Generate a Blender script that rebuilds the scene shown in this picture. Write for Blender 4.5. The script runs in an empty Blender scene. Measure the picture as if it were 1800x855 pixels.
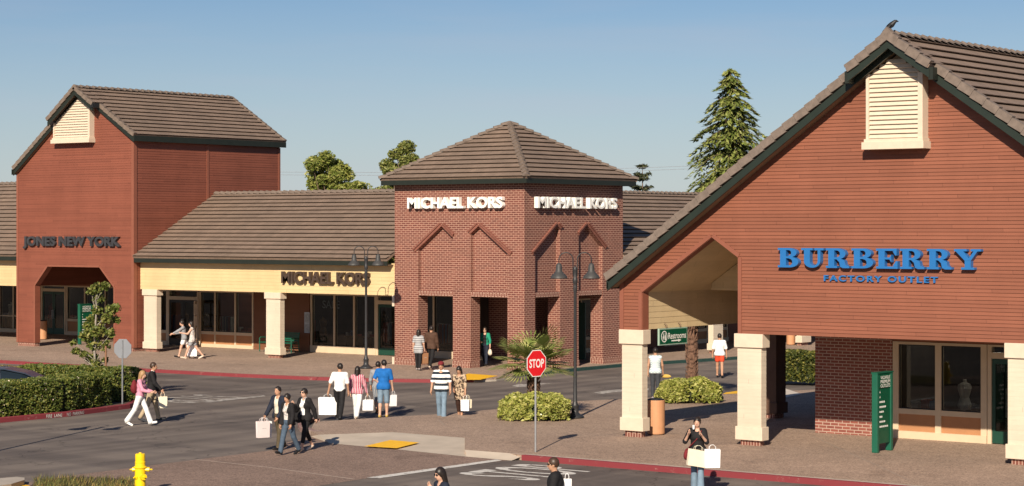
import bpy, math, random
import numpy as np
from mathutils import Vector, Matrix, noise as mnoise
from mathutils.geometry import tessellate_polygon
R = math.radians
random.seed(7); np.random.seed(7)
sc = bpy.context.scene
COL = sc.collection

# ---------------------------------------------------------------- camera, sky, sun, exposure
HC, FPX, YH, VIEW = 5.8, 3700.0, 402.0, 127.3      # eye height, focal length and horizon in photo pixels, heading
cam = bpy.data.cameras.new('camera'); camo = bpy.data.objects.new('camera', cam); COL.objects.link(camo)
camo.location = (0, 0, HC); camo.rotation_euler = (R(90), 0, R(VIEW - 90))
cam.sensor_width = 36; cam.lens = FPX / 1800 * 36; cam.shift_y = -(427.5 - YH) / 1800
cam.clip_start = 0.5; cam.clip_end = 3000
sc.camera = camo
SUN_EL, SUN_TRAVEL = 28.8, 114.5                    # elevation; heading in which the light travels
world = bpy.data.worlds.new('World'); sc.world = world; world.use_nodes = True
wn = world.node_tree; bg = wn.nodes['Background']
sky = wn.nodes.new('ShaderNodeTexSky'); sky.sky_type = 'NISHITA'; sky.sun_disc = False
sky.sun_elevation = R(SUN_EL)
sun_from = SUN_TRAVEL + 180
sky.sun_rotation = R(90 - sun_from)                 # sky rotation runs clockwise from +Y
sky.altitude = 50; sky.air_density = 1.0; sky.dust_density = .35; sky.ozone_density = 4.0
# thin cirrus: soft noise on the view direction, mixed faintly into the sky
tc = wn.nodes.new('ShaderNodeTexCoord'); mp = wn.nodes.new('ShaderNodeMapping'); mp.inputs['Scale'].default_value = (1.5, 1.5, 16)
nz = wn.nodes.new('ShaderNodeTexNoise'); nz.inputs['Scale'].default_value = 2.4; nz.inputs['Detail'].default_value = 6
rp = wn.nodes.new('ShaderNodeValToRGB'); rp.color_ramp.elements[0].position = .5; rp.color_ramp.elements[1].position = .8
rp.color_ramp.elements[0].color = (0, 0, 0, 1); rp.color_ramp.elements[1].color = (.42, .42, .42, 1)
mx = wn.nodes.new('ShaderNodeMixRGB'); mx.inputs['Color2'].default_value = (7.5, 7.6, 8.0, 1)
L = wn.links.new
L(tc.outputs['Generated'], mp.inputs[0]); L(mp.outputs[0], nz.inputs['Vector']); L(nz.outputs['Fac'], rp.inputs[0])
L(rp.outputs[0], mx.inputs['Fac']); L(sky.outputs[0], mx.inputs['Color1']); tint = wn.nodes.new('ShaderNodeMixRGB'); tint.blend_type = 'MULTIPLY'; tint.inputs[0].default_value = 1; tint.inputs[2].default_value = (.80, .87, 1.0, 1)
L(mx.outputs[0], tint.inputs[1]); 
# pale band of humid air low over the horizon, by elevation
sz = wn.nodes.new('ShaderNodeSeparateXYZ'); L(tc.outputs['Generated'], sz.inputs[0])
hr = wn.nodes.new('ShaderNodeValToRGB'); hr.color_ramp.elements[0].color = (.46, .46, .46, 1); hr.color_ramp.elements[1].position = .115; hr.color_ramp.elements[1].color = (0, 0, 0, 1)
hm = wn.nodes.new('ShaderNodeMixRGB'); hm.inputs[2].default_value = (9.6, 10.1, 10.7, 1)
L(sz.outputs[2], hr.inputs[0]); L(hr.outputs[0], hm.inputs[0]); L(tint.outputs[0], hm.inputs[1]); L(hm.outputs[0], bg.inputs['Color'])
bg.inputs['Strength'].default_value = 0.054
sun = bpy.data.lights.new('sun', 'SUN'); suno = bpy.data.objects.new('sun', sun); COL.objects.link(suno)
sun.energy = 5.0; sun.angle = R(.53); sun.color = (1.0, .88, .72)
td = Vector((math.cos(R(SUN_TRAVEL)) * math.cos(R(SUN_EL)), math.sin(R(SUN_TRAVEL)) * math.cos(R(SUN_EL)), -math.sin(R(SUN_EL))))
suno.rotation_euler = td.to_track_quat('-Z', 'Y').to_euler(); suno.location = (0, 0, 60)
vs = sc.view_settings; vs.view_transform = 'Standard'; vs.look = 'None'; vs.gamma = 1.0; vs.use_curve_mapping = False
vs.exposure = 0.43

FW = Vector((math.cos(R(VIEW)), math.sin(R(VIEW)), 0)); RT = Vector((FW.y, -FW.x, 0))
def gd(px, py, z=0.0):                              # where the line of sight through a photo pixel meets the height z
    D = FPX * (HC - z) / (py - YH); v = FW * D + RT * ((px - 900) / FPX * D)
    return Vector((v.x, v.y, z))
def dp(px, D, z=0.0):                               # the same at a chosen distance
    v = FW * D + RT * ((px - 900) / FPX * D); return Vector((v.x, v.y, z))

# ---------------------------------------------------------------- object helpers
def tag(o, label=None, cat=None, group=None, kind=None):
    if label: o['label'] = label
    if cat: o['category'] = cat
    if group: o['group'] = group
    if kind: o['kind'] = kind
    return o
def empty(name, loc=(0, 0, 0), rz=0, label=None, cat=None, group=None):
    o = bpy.data.objects.new(name, None); COL.objects.link(o); o.location = loc; o.rotation_euler = (0, 0, rz)
    o.empty_display_size = .2
    return tag(o, label, cat, group)
def copy_tree(o, parent=None):
    c = o.copy(); COL.objects.link(c); c.parent = parent
    for ch in list(o.children): copy_tree(ch, c)
    return c
def mesh_obj(name, verts, faces, mats, parent=None, smooth=False, mi=None, loc=None):
    me = bpy.data.meshes.new(name); me.from_pydata(verts, [], faces); me.validate(verbose=False)
    for m in (mats if isinstance(mats, (list, tuple)) else [mats]): me.materials.append(m)
    if mi is not None and len(mi) == len(me.polygons): me.polygons.foreach_set('material_index', mi)
    if smooth: me.polygons.foreach_set('use_smooth', [True] * len(me.polygons))
    me.update()
    o = bpy.data.objects.new(name, me); COL.objects.link(o)
    if parent: o.parent = parent
    if loc is not None: o.location = loc
    return o
class MB:
    def __init__(s): s.v = []; s.f = []; s.m = []
    def poly(s, pts, m=0):
        b = len(s.v); s.v += [tuple(p) for p in pts]; s.f.append(tuple(range(b, b + len(pts)))); s.m.append(m)
    def box(s, x0, x1, y0, y1, z0, z1, m=0):
        b = len(s.v)
        s.v += [(x0, y0, z0), (x1, y0, z0), (x1, y1, z0), (x0, y1, z0), (x0, y0, z1), (x1, y0, z1), (x1, y1, z1), (x0, y1, z1)]
        for q in ((0, 3, 2, 1), (4, 5, 6, 7), (0, 1, 5, 4), (1, 2, 6, 5), (2, 3, 7, 6), (3, 0, 4, 7)):
            s.f.append(tuple(b + i for i in q)); s.m.append(m)
        return s
    def obox(s, o, a, b_, c, m=0):                  # box from a corner and three edge vectors
        o, a, b_, c = Vector(o), Vector(a), Vector(b_), Vector(c); k = len(s.v)
        for p in (o, o + a, o + a + b_, o + b_, o + c, o + a + c, o + a + b_ + c, o + b_ + c): s.v.append(tuple(p))
        qs = ((0, 3, 2, 1), (4, 5, 6, 7), (0, 1, 5, 4), (1, 2, 6, 5), (2, 3, 7, 6), (3, 0, 4, 7))
        flip = a.cross(b_).dot(c) < 0
        for q in qs:
            s.f.append(tuple(k + i for i in (q[::-1] if flip else q))); s.m.append(m)
        return s
    def tube(s, pts, rad, n=8, m=0, cap=True, sx=1.0):
        pts = [Vector(p) for p in pts]
        if not isinstance(rad, (list, tuple)): rad = [rad] * len(pts)
        b = len(s.v); up = None
        for i, p in enumerate(pts):
            t = (pts[min(i + 1, len(pts) - 1)] - pts[max(i - 1, 0)]).normalized()
            if up is None: up = Vector((0, 0, 1)) if abs(t.z) < .9 else Vector((1, 0, 0))
            x = t.cross(up)
            if x.length < 1e-4: x = t.cross(Vector((0, 1, 0)))
            x.normalize(); y = x.cross(t).normalized(); up = y
            for k in range(n):
                a = 2 * math.pi * k / n
                s.v.append(tuple(p + x * (math.cos(a) * rad[i] * sx) + y * (math.sin(a) * rad[i])))
        for i in range(len(pts) - 1):
            for k in range(n):
                a0 = b + i * n + k; a1 = b + i * n + (k + 1) % n
                s.f.append((a0, a1, a1 + n, a0 + n)); s.m.append(m)
        if cap:
            s.f.append(tuple(b + k for k in range(n))[::-1]); s.m.append(m)
            e = b + (len(pts) - 1) * n; s.f.append(tuple(e + k for k in range(n))); s.m.append(m)
        return s
    def lathe(s, prof, c=(0, 0, 0), n=16, m=0, axis='Z'):
        b = len(s.v); c = Vector(c)
        for r, h in prof:
            for k in range(n):
                a = 2 * math.pi * k / n; x, y = r * math.cos(a), r * math.sin(a)
                if axis == 'Z': p = Vector((x, y, h))
                elif axis == 'X': p = Vector((h, x, y))
                else: p = Vector((y, h, x))
                s.v.append(tuple(c + p))
        for i in range(len(prof) - 1):
            for k in range(n):
                a0 = b + i * n + k; a1 = b + i * n + (k + 1) % n
                s.f.append((a0, a1, a1 + n, a0 + n)); s.m.append(m)
        s.f.append(tuple(b + k for k in range(n))[::-1]); s.m.append(m)
        e = b + (len(prof) - 1) * n; s.f.append(tuple(e + k for k in range(n))); s.m.append(m)
        return s
    def ball(s, c, r, n=8, m=0):
        r = r if isinstance(r, (list, tuple)) else (r, r, r); c = Vector(c); b = len(s.v)
        for i in range(n + 1):
            ph = math.pi * i / n
            for k in range(2 * n):
                a = math.pi * k / n
                s.v.append((c.x + r[0] * math.sin(ph) * math.cos(a), c.y + r[1] * math.sin(ph) * math.sin(a), c.z - r[2] * math.cos(ph)))
        for i in range(n):
            for k in range(2 * n):
                a0 = b + i * 2 * n + k; a1 = b + i * 2 * n + (k + 1) % (2 * n)
                s.f.append((a0, a1, a1 + 2 * n, a0 + 2 * n)); s.m.append(m)
        return s
    def build(s, name, mats, parent=None, smooth=False, loc=None):
        return mesh_obj(name, s.v, s.f, mats, parent, smooth, s.m, loc)
def bevel(o, w=.01, seg=2):
    md = o.modifiers.new('bevel', 'BEVEL'); md.width = w; md.segments = seg; md.limit_method = 'ANGLE'; md.angle_limit = R(40); return o

# a flat frame: O origin, U across, V up, N out of the surface
class Fr:
    def __init__(s, O, U, V, N): s.O, s.U, s.V, s.N = Vector(O), Vector(U), Vector(V), Vector(N)
    def p(s, u, v, n=0): return s.O + s.U * u + s.V * v + s.N * n
def front(Y): return Fr((0, Y, 0), (1, 0, 0), (0, 0, 1), (0, -1, 0))      # faces -Y, u = X
def side(X): return Fr((X, 0, 0), (0, 1, 0), (0, 0, 1), (1, 0, 0))        # faces +X, u = Y
def tri2(outer, holes=()):
    loops = [[Vector((p[0], p[1], 0)) for p in outer]] + [[Vector((p[0], p[1], 0)) for p in h] for h in holes]
    flat = [p for l in loops for p in l]
    out = []
    for t in tessellate_polygon(loops):
        a, b, c = [flat[i] for i in t]
        if (b - a).cross(c - a).z < 0: b, c = c, b
        if abs((b - a).cross(c - a).z) > 1e-9: out.append([(a.x, a.y), (b.x, b.y), (c.x, c.y)])
    return out
def clip(poly, k, lim, keep_less):
    out = []; n = len(poly)
    for i in range(n):
        a, b = poly[i], poly[(i + 1) % n]
        ia = (a[k] <= lim) if keep_less else (a[k] >= lim); ib = (b[k] <= lim) if keep_less else (b[k] >= lim)
        if ia: out.append(a)
        if ia != ib:
            t = (lim - a[k]) / (b[k] - a[k]); out.append((a[0] + t * (b[0] - a[0]), a[1] + t * (b[1] - a[1])))
    return out
def edges_of(mb, fr, loops, n0, n1, m=0):
    for l in loops:
        for i in range(len(l)):
            a, b = l[i], l[(i + 1) % len(l)]
            mb.poly([fr.p(*a, n0), fr.p(*b, n0), fr.p(*b, n1), fr.p(*a, n1)], m)
def plate(mb, fr, outer, holes=(), n=0, thick=.2, m=0, back=True):
    for t in tri2(outer, holes):
        mb.poly([fr.p(*p, n) for p in t], m)
        if back: mb.poly([fr.p(*p, n - thick) for p in t[::-1]], m)
    edges_of(mb, fr, [outer] + list(holes), n, n - thick, m)
def siding(mb, fr, outer, holes=(), z0=0., expo=.1, lip=.02, thick=.2, m=0, back=True):
    """a wall of lapped boards: every course leans out to a shadow-casting lower edge"""
    for t in tri2(outer, holes):
        lo, hi = min(p[1] for p in t), max(p[1] for p in t)
        k = math.floor((lo - z0) / expo)
        while z0 + k * expo < hi:
            a, b = z0 + k * expo, z0 + (k + 1) * expo
            q = clip(clip(t, 1, a, False), 1, b, True)
            if len(q) >= 3:
                mb.poly([fr.p(p[0], p[1], lip * (1 - (p[1] - a) / expo)) for p in q], m)
                bot = [p for p in q if abs(p[1] - a) < 1e-5]
                if len(bot) >= 2:
                    u0, u1 = min(p[0] for p in bot), max(p[0] for p in bot)
                    mb.poly([fr.p(u0, a, 0), fr.p(u1, a, 0), fr.p(u1, a, lip), fr.p(u0, a, lip)], m)
            k += 1
        if back: mb.poly([fr.p(*p, -thick) for p in t[::-1]], m)
    edges_of(mb, fr, [outer] + list(holes), .001, -thick, m)
def tiles(mb, fr, poly, course=.36, t=.062, m=0, under=.1):
    """tiled slope: overlapping courses with a nose and an open gap below it; u along the eave, v up the slope"""
    polys = tri2(poly); hi = max(p[1] for p in poly); k = 0
    while k * course < hi:
        a, b = k * course, (k + 1) * course
        us = []
        for tr in polys:
            q = clip(clip(tr, 1, a, False), 1, b, True)
            if len(q) < 3: continue
            mb.poly([fr.p(p[0], p[1], t * (1 - (p[1] - a) / course)) for p in q], m)
            us += [p[0] for p in q if abs(p[1] - a) < 1e-5]
        if us:
            u0, u1 = min(us), max(us)
            mb.poly([fr.p(u0, a, t - .017), fr.p(u1, a, t - .017), fr.p(u1, a, t), fr.p(u0, a, t)], m)
            mb.poly([fr.p(u0, a, t - .02), fr.p(u0, a + .08, t - .028), fr.p(u1, a + .08, t - .028), fr.p(u1, a, t - .02)], m)
            mb.poly([fr.p(u0, a + .08, -.02), fr.p(u1, a + .08, -.02), fr.p(u1, a + .08, t - .028), fr.p(u0, a + .08, t - .028)], m)
        k += 1
    for tr in polys: mb.poly([fr.p(*p, -under) for p in tr[::-1]], m)
    edges_of(mb, fr, [poly], 0, -under, m)
def caps(mb, a, b, w=.17, drop=.09, step=.38, t=.035, m=0):
    """ridge or hip caps from a to b: short overlapping tent-shaped tiles"""
    a, b = Vector(a), Vector(b); d = b - a; Ln = d.length; d.normalize(); n = max(1, round(Ln / step)); s = Ln / n
    x = d.cross(Vector((0, 0, 1))).normalized(); up = x.cross(d).normalized()
    for i in range(n):
        p0 = a + d * (i * s - .03); p1 = a + d * ((i + 1) * s)
        r = []
        for p, h in ((p0, t + .03), (p1, t * .2)):
            r.append([p + up * (h - drop) - x * w, p + up * h - x * w * .35, p + up * (h + .025), p + up * h + x * w * .35, p + up * (h - drop) + x * w])
        for k in range(4): mb.poly([r[0][k], r[0][k + 1], r[1][k + 1], r[1][k]], m)
        mb.poly(r[0][::-1], m); mb.poly(r[1], m)
def rake(mb, a, b, out, hgt=.2, top=.2, seg=.4, m=0):
    """barge tiles stepping up a gable edge from a (low) to b (high); out = outward normal"""
    a, b, out = Vector(a), Vector(b), Vector(out); d = b - a; Ln = d.length; d.normalize(); n = max(1, round(Ln / seg)); s = Ln / n
    up = out.cross(d); up = up if up.z > 0 else -up
    for i in range(n):
        o = a + d * (i * s) - up * (hgt - .02)
        tilt = up * .03
        o2 = o + tilt
        mb.obox(o2, d * (s * .985) - tilt, -out * top, up * (hgt + .015), m)

# ---------------------------------------------------------------- materials
def nodes(m):
    m.use_nodes = True; nt = m.node_tree; return nt, nt.nodes, nt.links.new, nt.nodes['Principled BSDF']
def ramp(nt, fac, stops):
    r = nt.nodes.new('ShaderNodeValToRGB'); e = r.color_ramp.elements
    while len(e) < len(stops): e.new(.5)
    for i, (p, c) in enumerate(stops): e[i].position = p; e[i].color = (*c, 1) if len(c) == 3 else c
    nt.links.new(fac, r.inputs[0]); return r.outputs[0]
def mul(c, k): return tuple(min(1, x * k) for x in c)
def tnoise(nt, scale, detail=4, rough=.55, coord='pos', stretch=None):
    n = nt.nodes.new('ShaderNodeTexNoise'); n.inputs['Scale'].default_value = scale; n.inputs['Detail'].default_value = detail
    n.inputs['Roughness'].default_value = rough
    if coord == 'pos': src = nt.nodes.new('ShaderNodeNewGeometry').outputs['Position']
    else: src = nt.nodes.new('ShaderNodeTexCoord').outputs['Object']
    if stretch:
        mp_ = nt.nodes.new('ShaderNodeMapping'); mp_.inputs['Scale'].default_value = stretch[:3]
        if len(stretch) > 3: mp_.inputs['Rotation'].default_value = (0, 0, stretch[3])
        nt.links.new(src, mp_.inputs[0]); src = mp_.outputs[0]
    nt.links.new(src, n.inputs['Vector']); return n.outputs['Fac']
def bump(nt, P, h, strength=.3, dist=.01):
    b = nt.nodes.new('ShaderNodeBump'); b.inputs['Strength'].default_value = strength; b.inputs['Distance'].default_value = dist
    nt.links.new(h, b.inputs['Height']); nt.links.new(b.outputs[0], P.inputs['Normal'])
def mixc(nt, fac, a, b, mode='MIX'):
    x = nt.nodes.new('ShaderNodeMixRGB'); x.blend_type = mode
    for i, v in ((0, fac), (1, a), (2, b)):
        if isinstance(v, (int, float)): x.inputs[i].default_value = v
        elif isinstance(v, tuple): x.inputs[i].default_value = (*v, 1)
        else: nt.links.new(v, x.inputs[i])
    return x.outputs[0]
def mat(name, col, rough=.6, var=.12, scale=3.0, bmp=0, metal=0, spec=.4, coord='pos', bscale=40, sheen=0):
    m = bpy.data.materials.new(name); nt, N, K, P = nodes(m)
    f = tnoise(nt, scale, 5, coord=coord)
    K(ramp(nt, f, [(.3, mul(col, 1 - var)), (.7, mul(col, 1 + var))]), P.inputs['Base Color'])
    P.inputs['Roughness'].default_value = rough; P.inputs['Metallic'].default_value = metal
    P.inputs['Specular IOR Level'].default_value = spec
    if bmp: bump(nt, P, tnoise(nt, bscale, 3, coord=coord), bmp, .01)
    return m
def math_(nt, op, a, b=None):
    n = nt.nodes.new('ShaderNodeMath'); n.operation = op
    for i, v in ((0, a), (1, b)):
        if v is None: continue
        if isinstance(v, (int, float)): n.inputs[i].default_value = v
        else: nt.links.new(v, n.inputs[i])
    return n.outputs[0]
def wall_uv(nt, swap=False):
    """(along the wall, up) coordinates for walls that face X or Y"""
    g = nt.nodes.new('ShaderNodeNewGeometry'); s = nt.nodes.new('ShaderNodeSeparateXYZ'); nt.links.new(g.outputs['Position'], s.inputs[0])
    sn = nt.nodes.new('ShaderNodeSeparateXYZ'); nt.links.new(g.outputs['True Normal'], sn.inputs[0])
    k = math_(nt, 'GREATER_THAN', math_(nt, 'ABSOLUTE', sn.outputs[0]), .6)
    u = math_(nt, 'ADD', math_(nt, 'MULTIPLY', s.outputs[1], k), math_(nt, 'MULTIPLY', s.outputs[0], math_(nt, 'SUBTRACT', 1.0, k)))
    c = nt.nodes.new('ShaderNodeCombineXYZ')
    nt.links.new(u, c.inputs[1 if swap else 0]); nt.links.new(s.outputs[2], c.inputs[0 if swap else 1])
    return c.outputs[0]
def brick_mat(name, c1, c2, mortar, swap=False, w=.245, h=.0865, rough=.85):
    m = bpy.data.materials.new(name); nt, N, K, P = nodes(m)
    b = N.new('ShaderNodeTexBrick'); K(wall_uv(nt, swap), b.inputs['Vector'])
    b.inputs['Scale'].default_value = 1; b.inputs['Brick Width'].default_value = w; b.inputs['Row Height'].default_value = h
    b.inputs['Mortar Size'].default_value = .0115; b.inputs['Mortar Smooth'].default_value = .1; b.inputs['Bias'].default_value = -.1
    b.inputs['Color1'].default_value = (*c1, 1); b.inputs['Color2'].default_value = (*c2, 1); b.inputs['Mortar'].default_value = (*mortar, 1)
    K(mixc(nt, .5, b.outputs['Color'], ramp(nt, tnoise(nt, 1.3, 6), [(.3, (.72, .72, .72)), (.7, (1, 1, 1))]), 'MULTIPLY'), P.inputs['Base Color'])
    inv = math_(nt, 'SUBTRACT', 1.0, b.outputs['Fac'])
    bump(nt, P, inv, .55, .008); P.inputs['Roughness'].default_value = rough; return m
def tile_mat(name, axis, z0, rise, col=(.225, .158, .116)):
    m = bpy.data.materials.new(name); nt, N, K, P = nodes(m)
    g = N.new('ShaderNodeNewGeometry'); s = N.new('ShaderNodeSeparateXYZ'); K(g.outputs['Position'], s.inputs[0])
    c = N.new('ShaderNodeCombineXYZ'); K(s.outputs[axis], c.inputs[0])
    K(math_(nt, 'DIVIDE', math_(nt, 'SUBTRACT', s.outputs[2], z0 - .004), rise), c.inputs[1])
    b = N.new('ShaderNodeTexBrick'); K(c.outputs[0], b.inputs['Vector']); b.inputs['Scale'].default_value = 1
    b.inputs['Brick Width'].default_value = .33; b.inputs['Row Height'].default_value = 1.0
    b.inputs['Mortar Size'].default_value = .006; b.inputs['Bias'].default_value = 0
    b.inputs['Color1'].default_value = (*mul(col, .90), 1); b.inputs['Color2'].default_value = (*mul(col, 1.08), 1)
    b.inputs['Mortar'].default_value = (*mul(col, .5), 1)
    w = ramp(nt, tnoise(nt, .55, 6, .65), [(.3, (.84, .85, .86)), (.72, (1.08, 1.07, 1.06))])
    sp = ramp(nt, tnoise(nt, 14, 4, .7), [(.35, (.86, .86, .86)), (.65, (1.08, 1.08, 1.08))])
    K(mixc(nt, 1.0, mixc(nt, 1.0, b.outputs['Color'], w, 'MULTIPLY'), sp, 'MULTIPLY'), P.inputs['Base Color'])
    P.inputs['Roughness'].default_value = .8; bump(nt, P, tnoise(nt, 60, 3), .25, .01); return m
def siding_mat(name, col, expo, z0, var=.085):
    m = bpy.data.materials.new(name); nt, N, K, P = nodes(m)
    g = N.new('ShaderNodeNewGeometry'); s = N.new('ShaderNodeSeparateXYZ'); K(g.outputs['Position'], s.inputs[0])
    row = math_(nt, 'FLOOR', math_(nt, 'DIVIDE', math_(nt, 'SUBTRACT', s.outputs[2], z0 - .002), expo))
    seg = math_(nt, 'FLOOR', math_(nt, 'ADD', math_(nt, 'DIVIDE', math_(nt, 'ADD', s.outputs[0], s.outputs[1]), 3.6), math_(nt, 'MULTIPLY', row, .37)))
    c = N.new('ShaderNodeCombineXYZ'); K(row, c.inputs[0]); K(seg, c.inputs[1])
    wn_ = N.new('ShaderNodeTexWhiteNoise'); wn_.noise_dimensions = '2D'; K(c.outputs[0], wn_.inputs['Vector'])
    base = ramp(nt, wn_.outputs['Value'], [(0, mul(col, 1 - var)), (1, mul(col, 1 + var))])
    st = ramp(nt, tnoise(nt, .8, 6, .6, stretch=(1, 1, .35)), [(.3, (.88, .87, .86)), (.7, (1.04, 1.05, 1.06))])
    fine = ramp(nt, tnoise(nt, 9, 4, .7, stretch=(.3, .3, 4)), [(.3, (.93, .93, .93)), (.7, (1.04, 1.04, 1.04))])
    fr_ = math_(nt, 'FRACT', math_(nt, 'ADD', math_(nt, 'DIVIDE', math_(nt, 'ADD', s.outputs[0], s.outputs[1]), 3.6), math_(nt, 'MULTIPLY', row, .37)))
    jt = ramp(nt, fr_, [(0, (.50, .50, .50)), (.0045, (1, 1, 1))]); base = mixc(nt, 1.0, base, jt, 'MULTIPLY')
    K(mixc(nt, 1.0, mixc(nt, 1.0, base, st, 'MULTIPLY'), fine, 'MULTIPLY'), P.inputs['Base Color'])
    P.inputs['Roughness'].default_value = .62; P.inputs['Specular IOR Level'].default_value = .3; return m
def leaf_mat(name, c1, c2, c3, trans=.25):
    m = bpy.data.materials.new(name); nt, N, K, P = nodes(m)
    g = N.new('ShaderNodeNewGeometry')
    col = ramp(nt, g.outputs['Random Per Island'], [(0, c1), (.55, c2), (1, c3)])
    col = mixc(nt, .6, col, ramp(nt, tnoise(nt, 1.6, 3), [(.35, (.7, .72, .7)), (.65, (1.15, 1.1, 1))]), 'MULTIPLY')
    K(col, P.inputs['Base Color']); P.inputs['Roughness'].default_value = .5; P.inputs['Specular IOR Level'].default_value = .35
    t = N.new('ShaderNodeBsdfTranslucent'); K(col, t.inputs['Color'])
    x = N.new('ShaderNodeMixShader'); x.inputs[0].default_value = trans
    K(P.outputs[0], x.inputs[1]); K(t.outputs[0], x.inputs[2]); K(x.outputs[0], N['Material Output'].inputs['Surface']); return m
def glass_mat(name, tint=(.55, .58, .57), refl=1.0):
    m = bpy.data.materials.new(name); nt, N, K, P = nodes(m)
    t = N.new('ShaderNodeBsdfTransparent'); t.inputs['Color'].default_value = (*tint, 1)
    g = N.new('ShaderNodeBsdfGlossy'); g.inputs['Roughness'].default_value = .02; g.inputs['Color'].default_value = (.9, .93, .95, 1)
    f = N.new('ShaderNodeFresnel'); f.inputs['IOR'].default_value = 1.5
    nzb = N.new('ShaderNodeBump'); nzb.inputs['Strength'].default_value = .04; nzb.inputs['Distance'].default_value = .02
    K(tnoise(nt, .9, 2), nzb.inputs['Height']); K(nzb.outputs[0], g.inputs['Normal'])
    x = N.new('ShaderNodeMixShader'); K(math_(nt, 'MULTIPLY', f.outputs[0], refl), x.inputs[0]); K(t.outputs[0], x.inputs[1]); K(g.outputs[0], x.inputs[2])
    K(x.outputs[0], N['Material Output'].inputs['Surface']); return m

RED = (.232, .082, .047); CREAM = (.80, .61, .355)
BRED = siding_mat('red_siding', RED, .092, 3.05)
JRED = siding_mat('red_siding_fine', (.215, .068, .041), .115, .13)
FCREAM = siding_mat('cream_siding', (.64, .47, .25), .15, 3.0, .03)
CCREAM = siding_mat('cream_column_boards', (.62, .52, .40), .115, .6, .03)
TRIMR = mat('red_trim', (.228, .078, .047), .6, .06)
TRIMC = mat('cream_trim', (.62, .51, .39), .6, .05, 6)
BRICK = brick_mat('tower_brick', (.185, .058, .040), (.125, .037, .028), (.46, .265, .19))
SOLDIER = brick_mat('soldier_brick', (.20, .066, .044), (.15, .046, .032), (.50, .33, .25), swap=True)
GREEN = mat('dark_green_board', (.013, .017, .012), .55, .15)
KGREEN = mat('green_kerb_paint', (.018, .050, .042), .7, .25, 6, .2)
SIGNG = mat('sign_green', (.004, .075, .036), .35, .06, 4)
GFRAME = mat('green_metal', (.010, .095, .055), .4, .1)
SOFFIT = mat('soffit_board', (.20, .14, .085), .8, .1)
DARKW = mat('brown_stucco', (.26, .105, .055), .75, .08)
PANEL = mat('tan_panel', (.40, .19, .085), .65, .06)
FRAMEC = mat('frame_cream', (.60, .47, .32), .6, .05)
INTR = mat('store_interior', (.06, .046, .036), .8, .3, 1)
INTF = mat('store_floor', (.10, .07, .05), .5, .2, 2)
GLASS = glass_mat('window_glass', (.36, .38, .37), 1.0)
DOORG = mat('door_green', (.010, .050, .032), .4, .1)
METAL = mat('galvanised_metal', (.42, .43, .44), .38, .1, 9, metal=.7)
LAMP = mat('lamp_black', (.030, .030, .032), .42, .15, 8)
WHITE = mat('white_paint', (.80, .79, .75), .5, .04, 5)
IVORY = mat('ivory_letter', (.86, .83, .77), .45, .03)
BRONZE = mat('bronze_letter', (.085, .055, .040), .4, .2, 5, metal=.3)
SLATE = mat('dark_letter', (.055, .055, .060), .4, .2, 5, metal=.3)
BLUE = mat('blue_letter', (.020, .140, .38), .35, .05)
REDP = mat('stop_red', (.66, .012, .020), .35, .05)
YEL = mat('dome_yellow', (.86, .47, .015), .6, .08, 6, .2)
YELH = mat('hydrant_yellow', (.88, .58, .010), .35, .06, 8)
BARK = mat('bark', (.13, .085, .055), .9, .35, 9, .6)
STAKE = mat('stake_wood', (.22, .11, .06), .8, .2, 9)
POT = mat('bin_terracotta', (.50, .25, .125), .6, .07, 5)
BLACK = mat('black_rubber', (.012, .012, .013), .6, .2, 6)

# ================================================================ GROUND
def flat(name, pts, z, m, **k):
    mb = MB(); fr = Fr((0, 0, z), (1, 0, 0), (0, 1, 0), (0, 0, 1))
    for t in tri2([(p[0], p[1]) for p in pts]): mb.poly([fr.p(*q) for q in t])
    return tag(mb.build(name, m), kind='structure', **k)
def raised(name, pts, z, m, drop=.3):
    mb = MB(); P2 = [(p[0], p[1]) for p in pts]
    plate(mb, Fr((0, 0, z), (1, 0, 0), (0, 1, 0), (0, 0, 1)), P2, n=0, thick=drop, back=False)
    return tag(mb.build(name, m), kind='structure')

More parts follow.
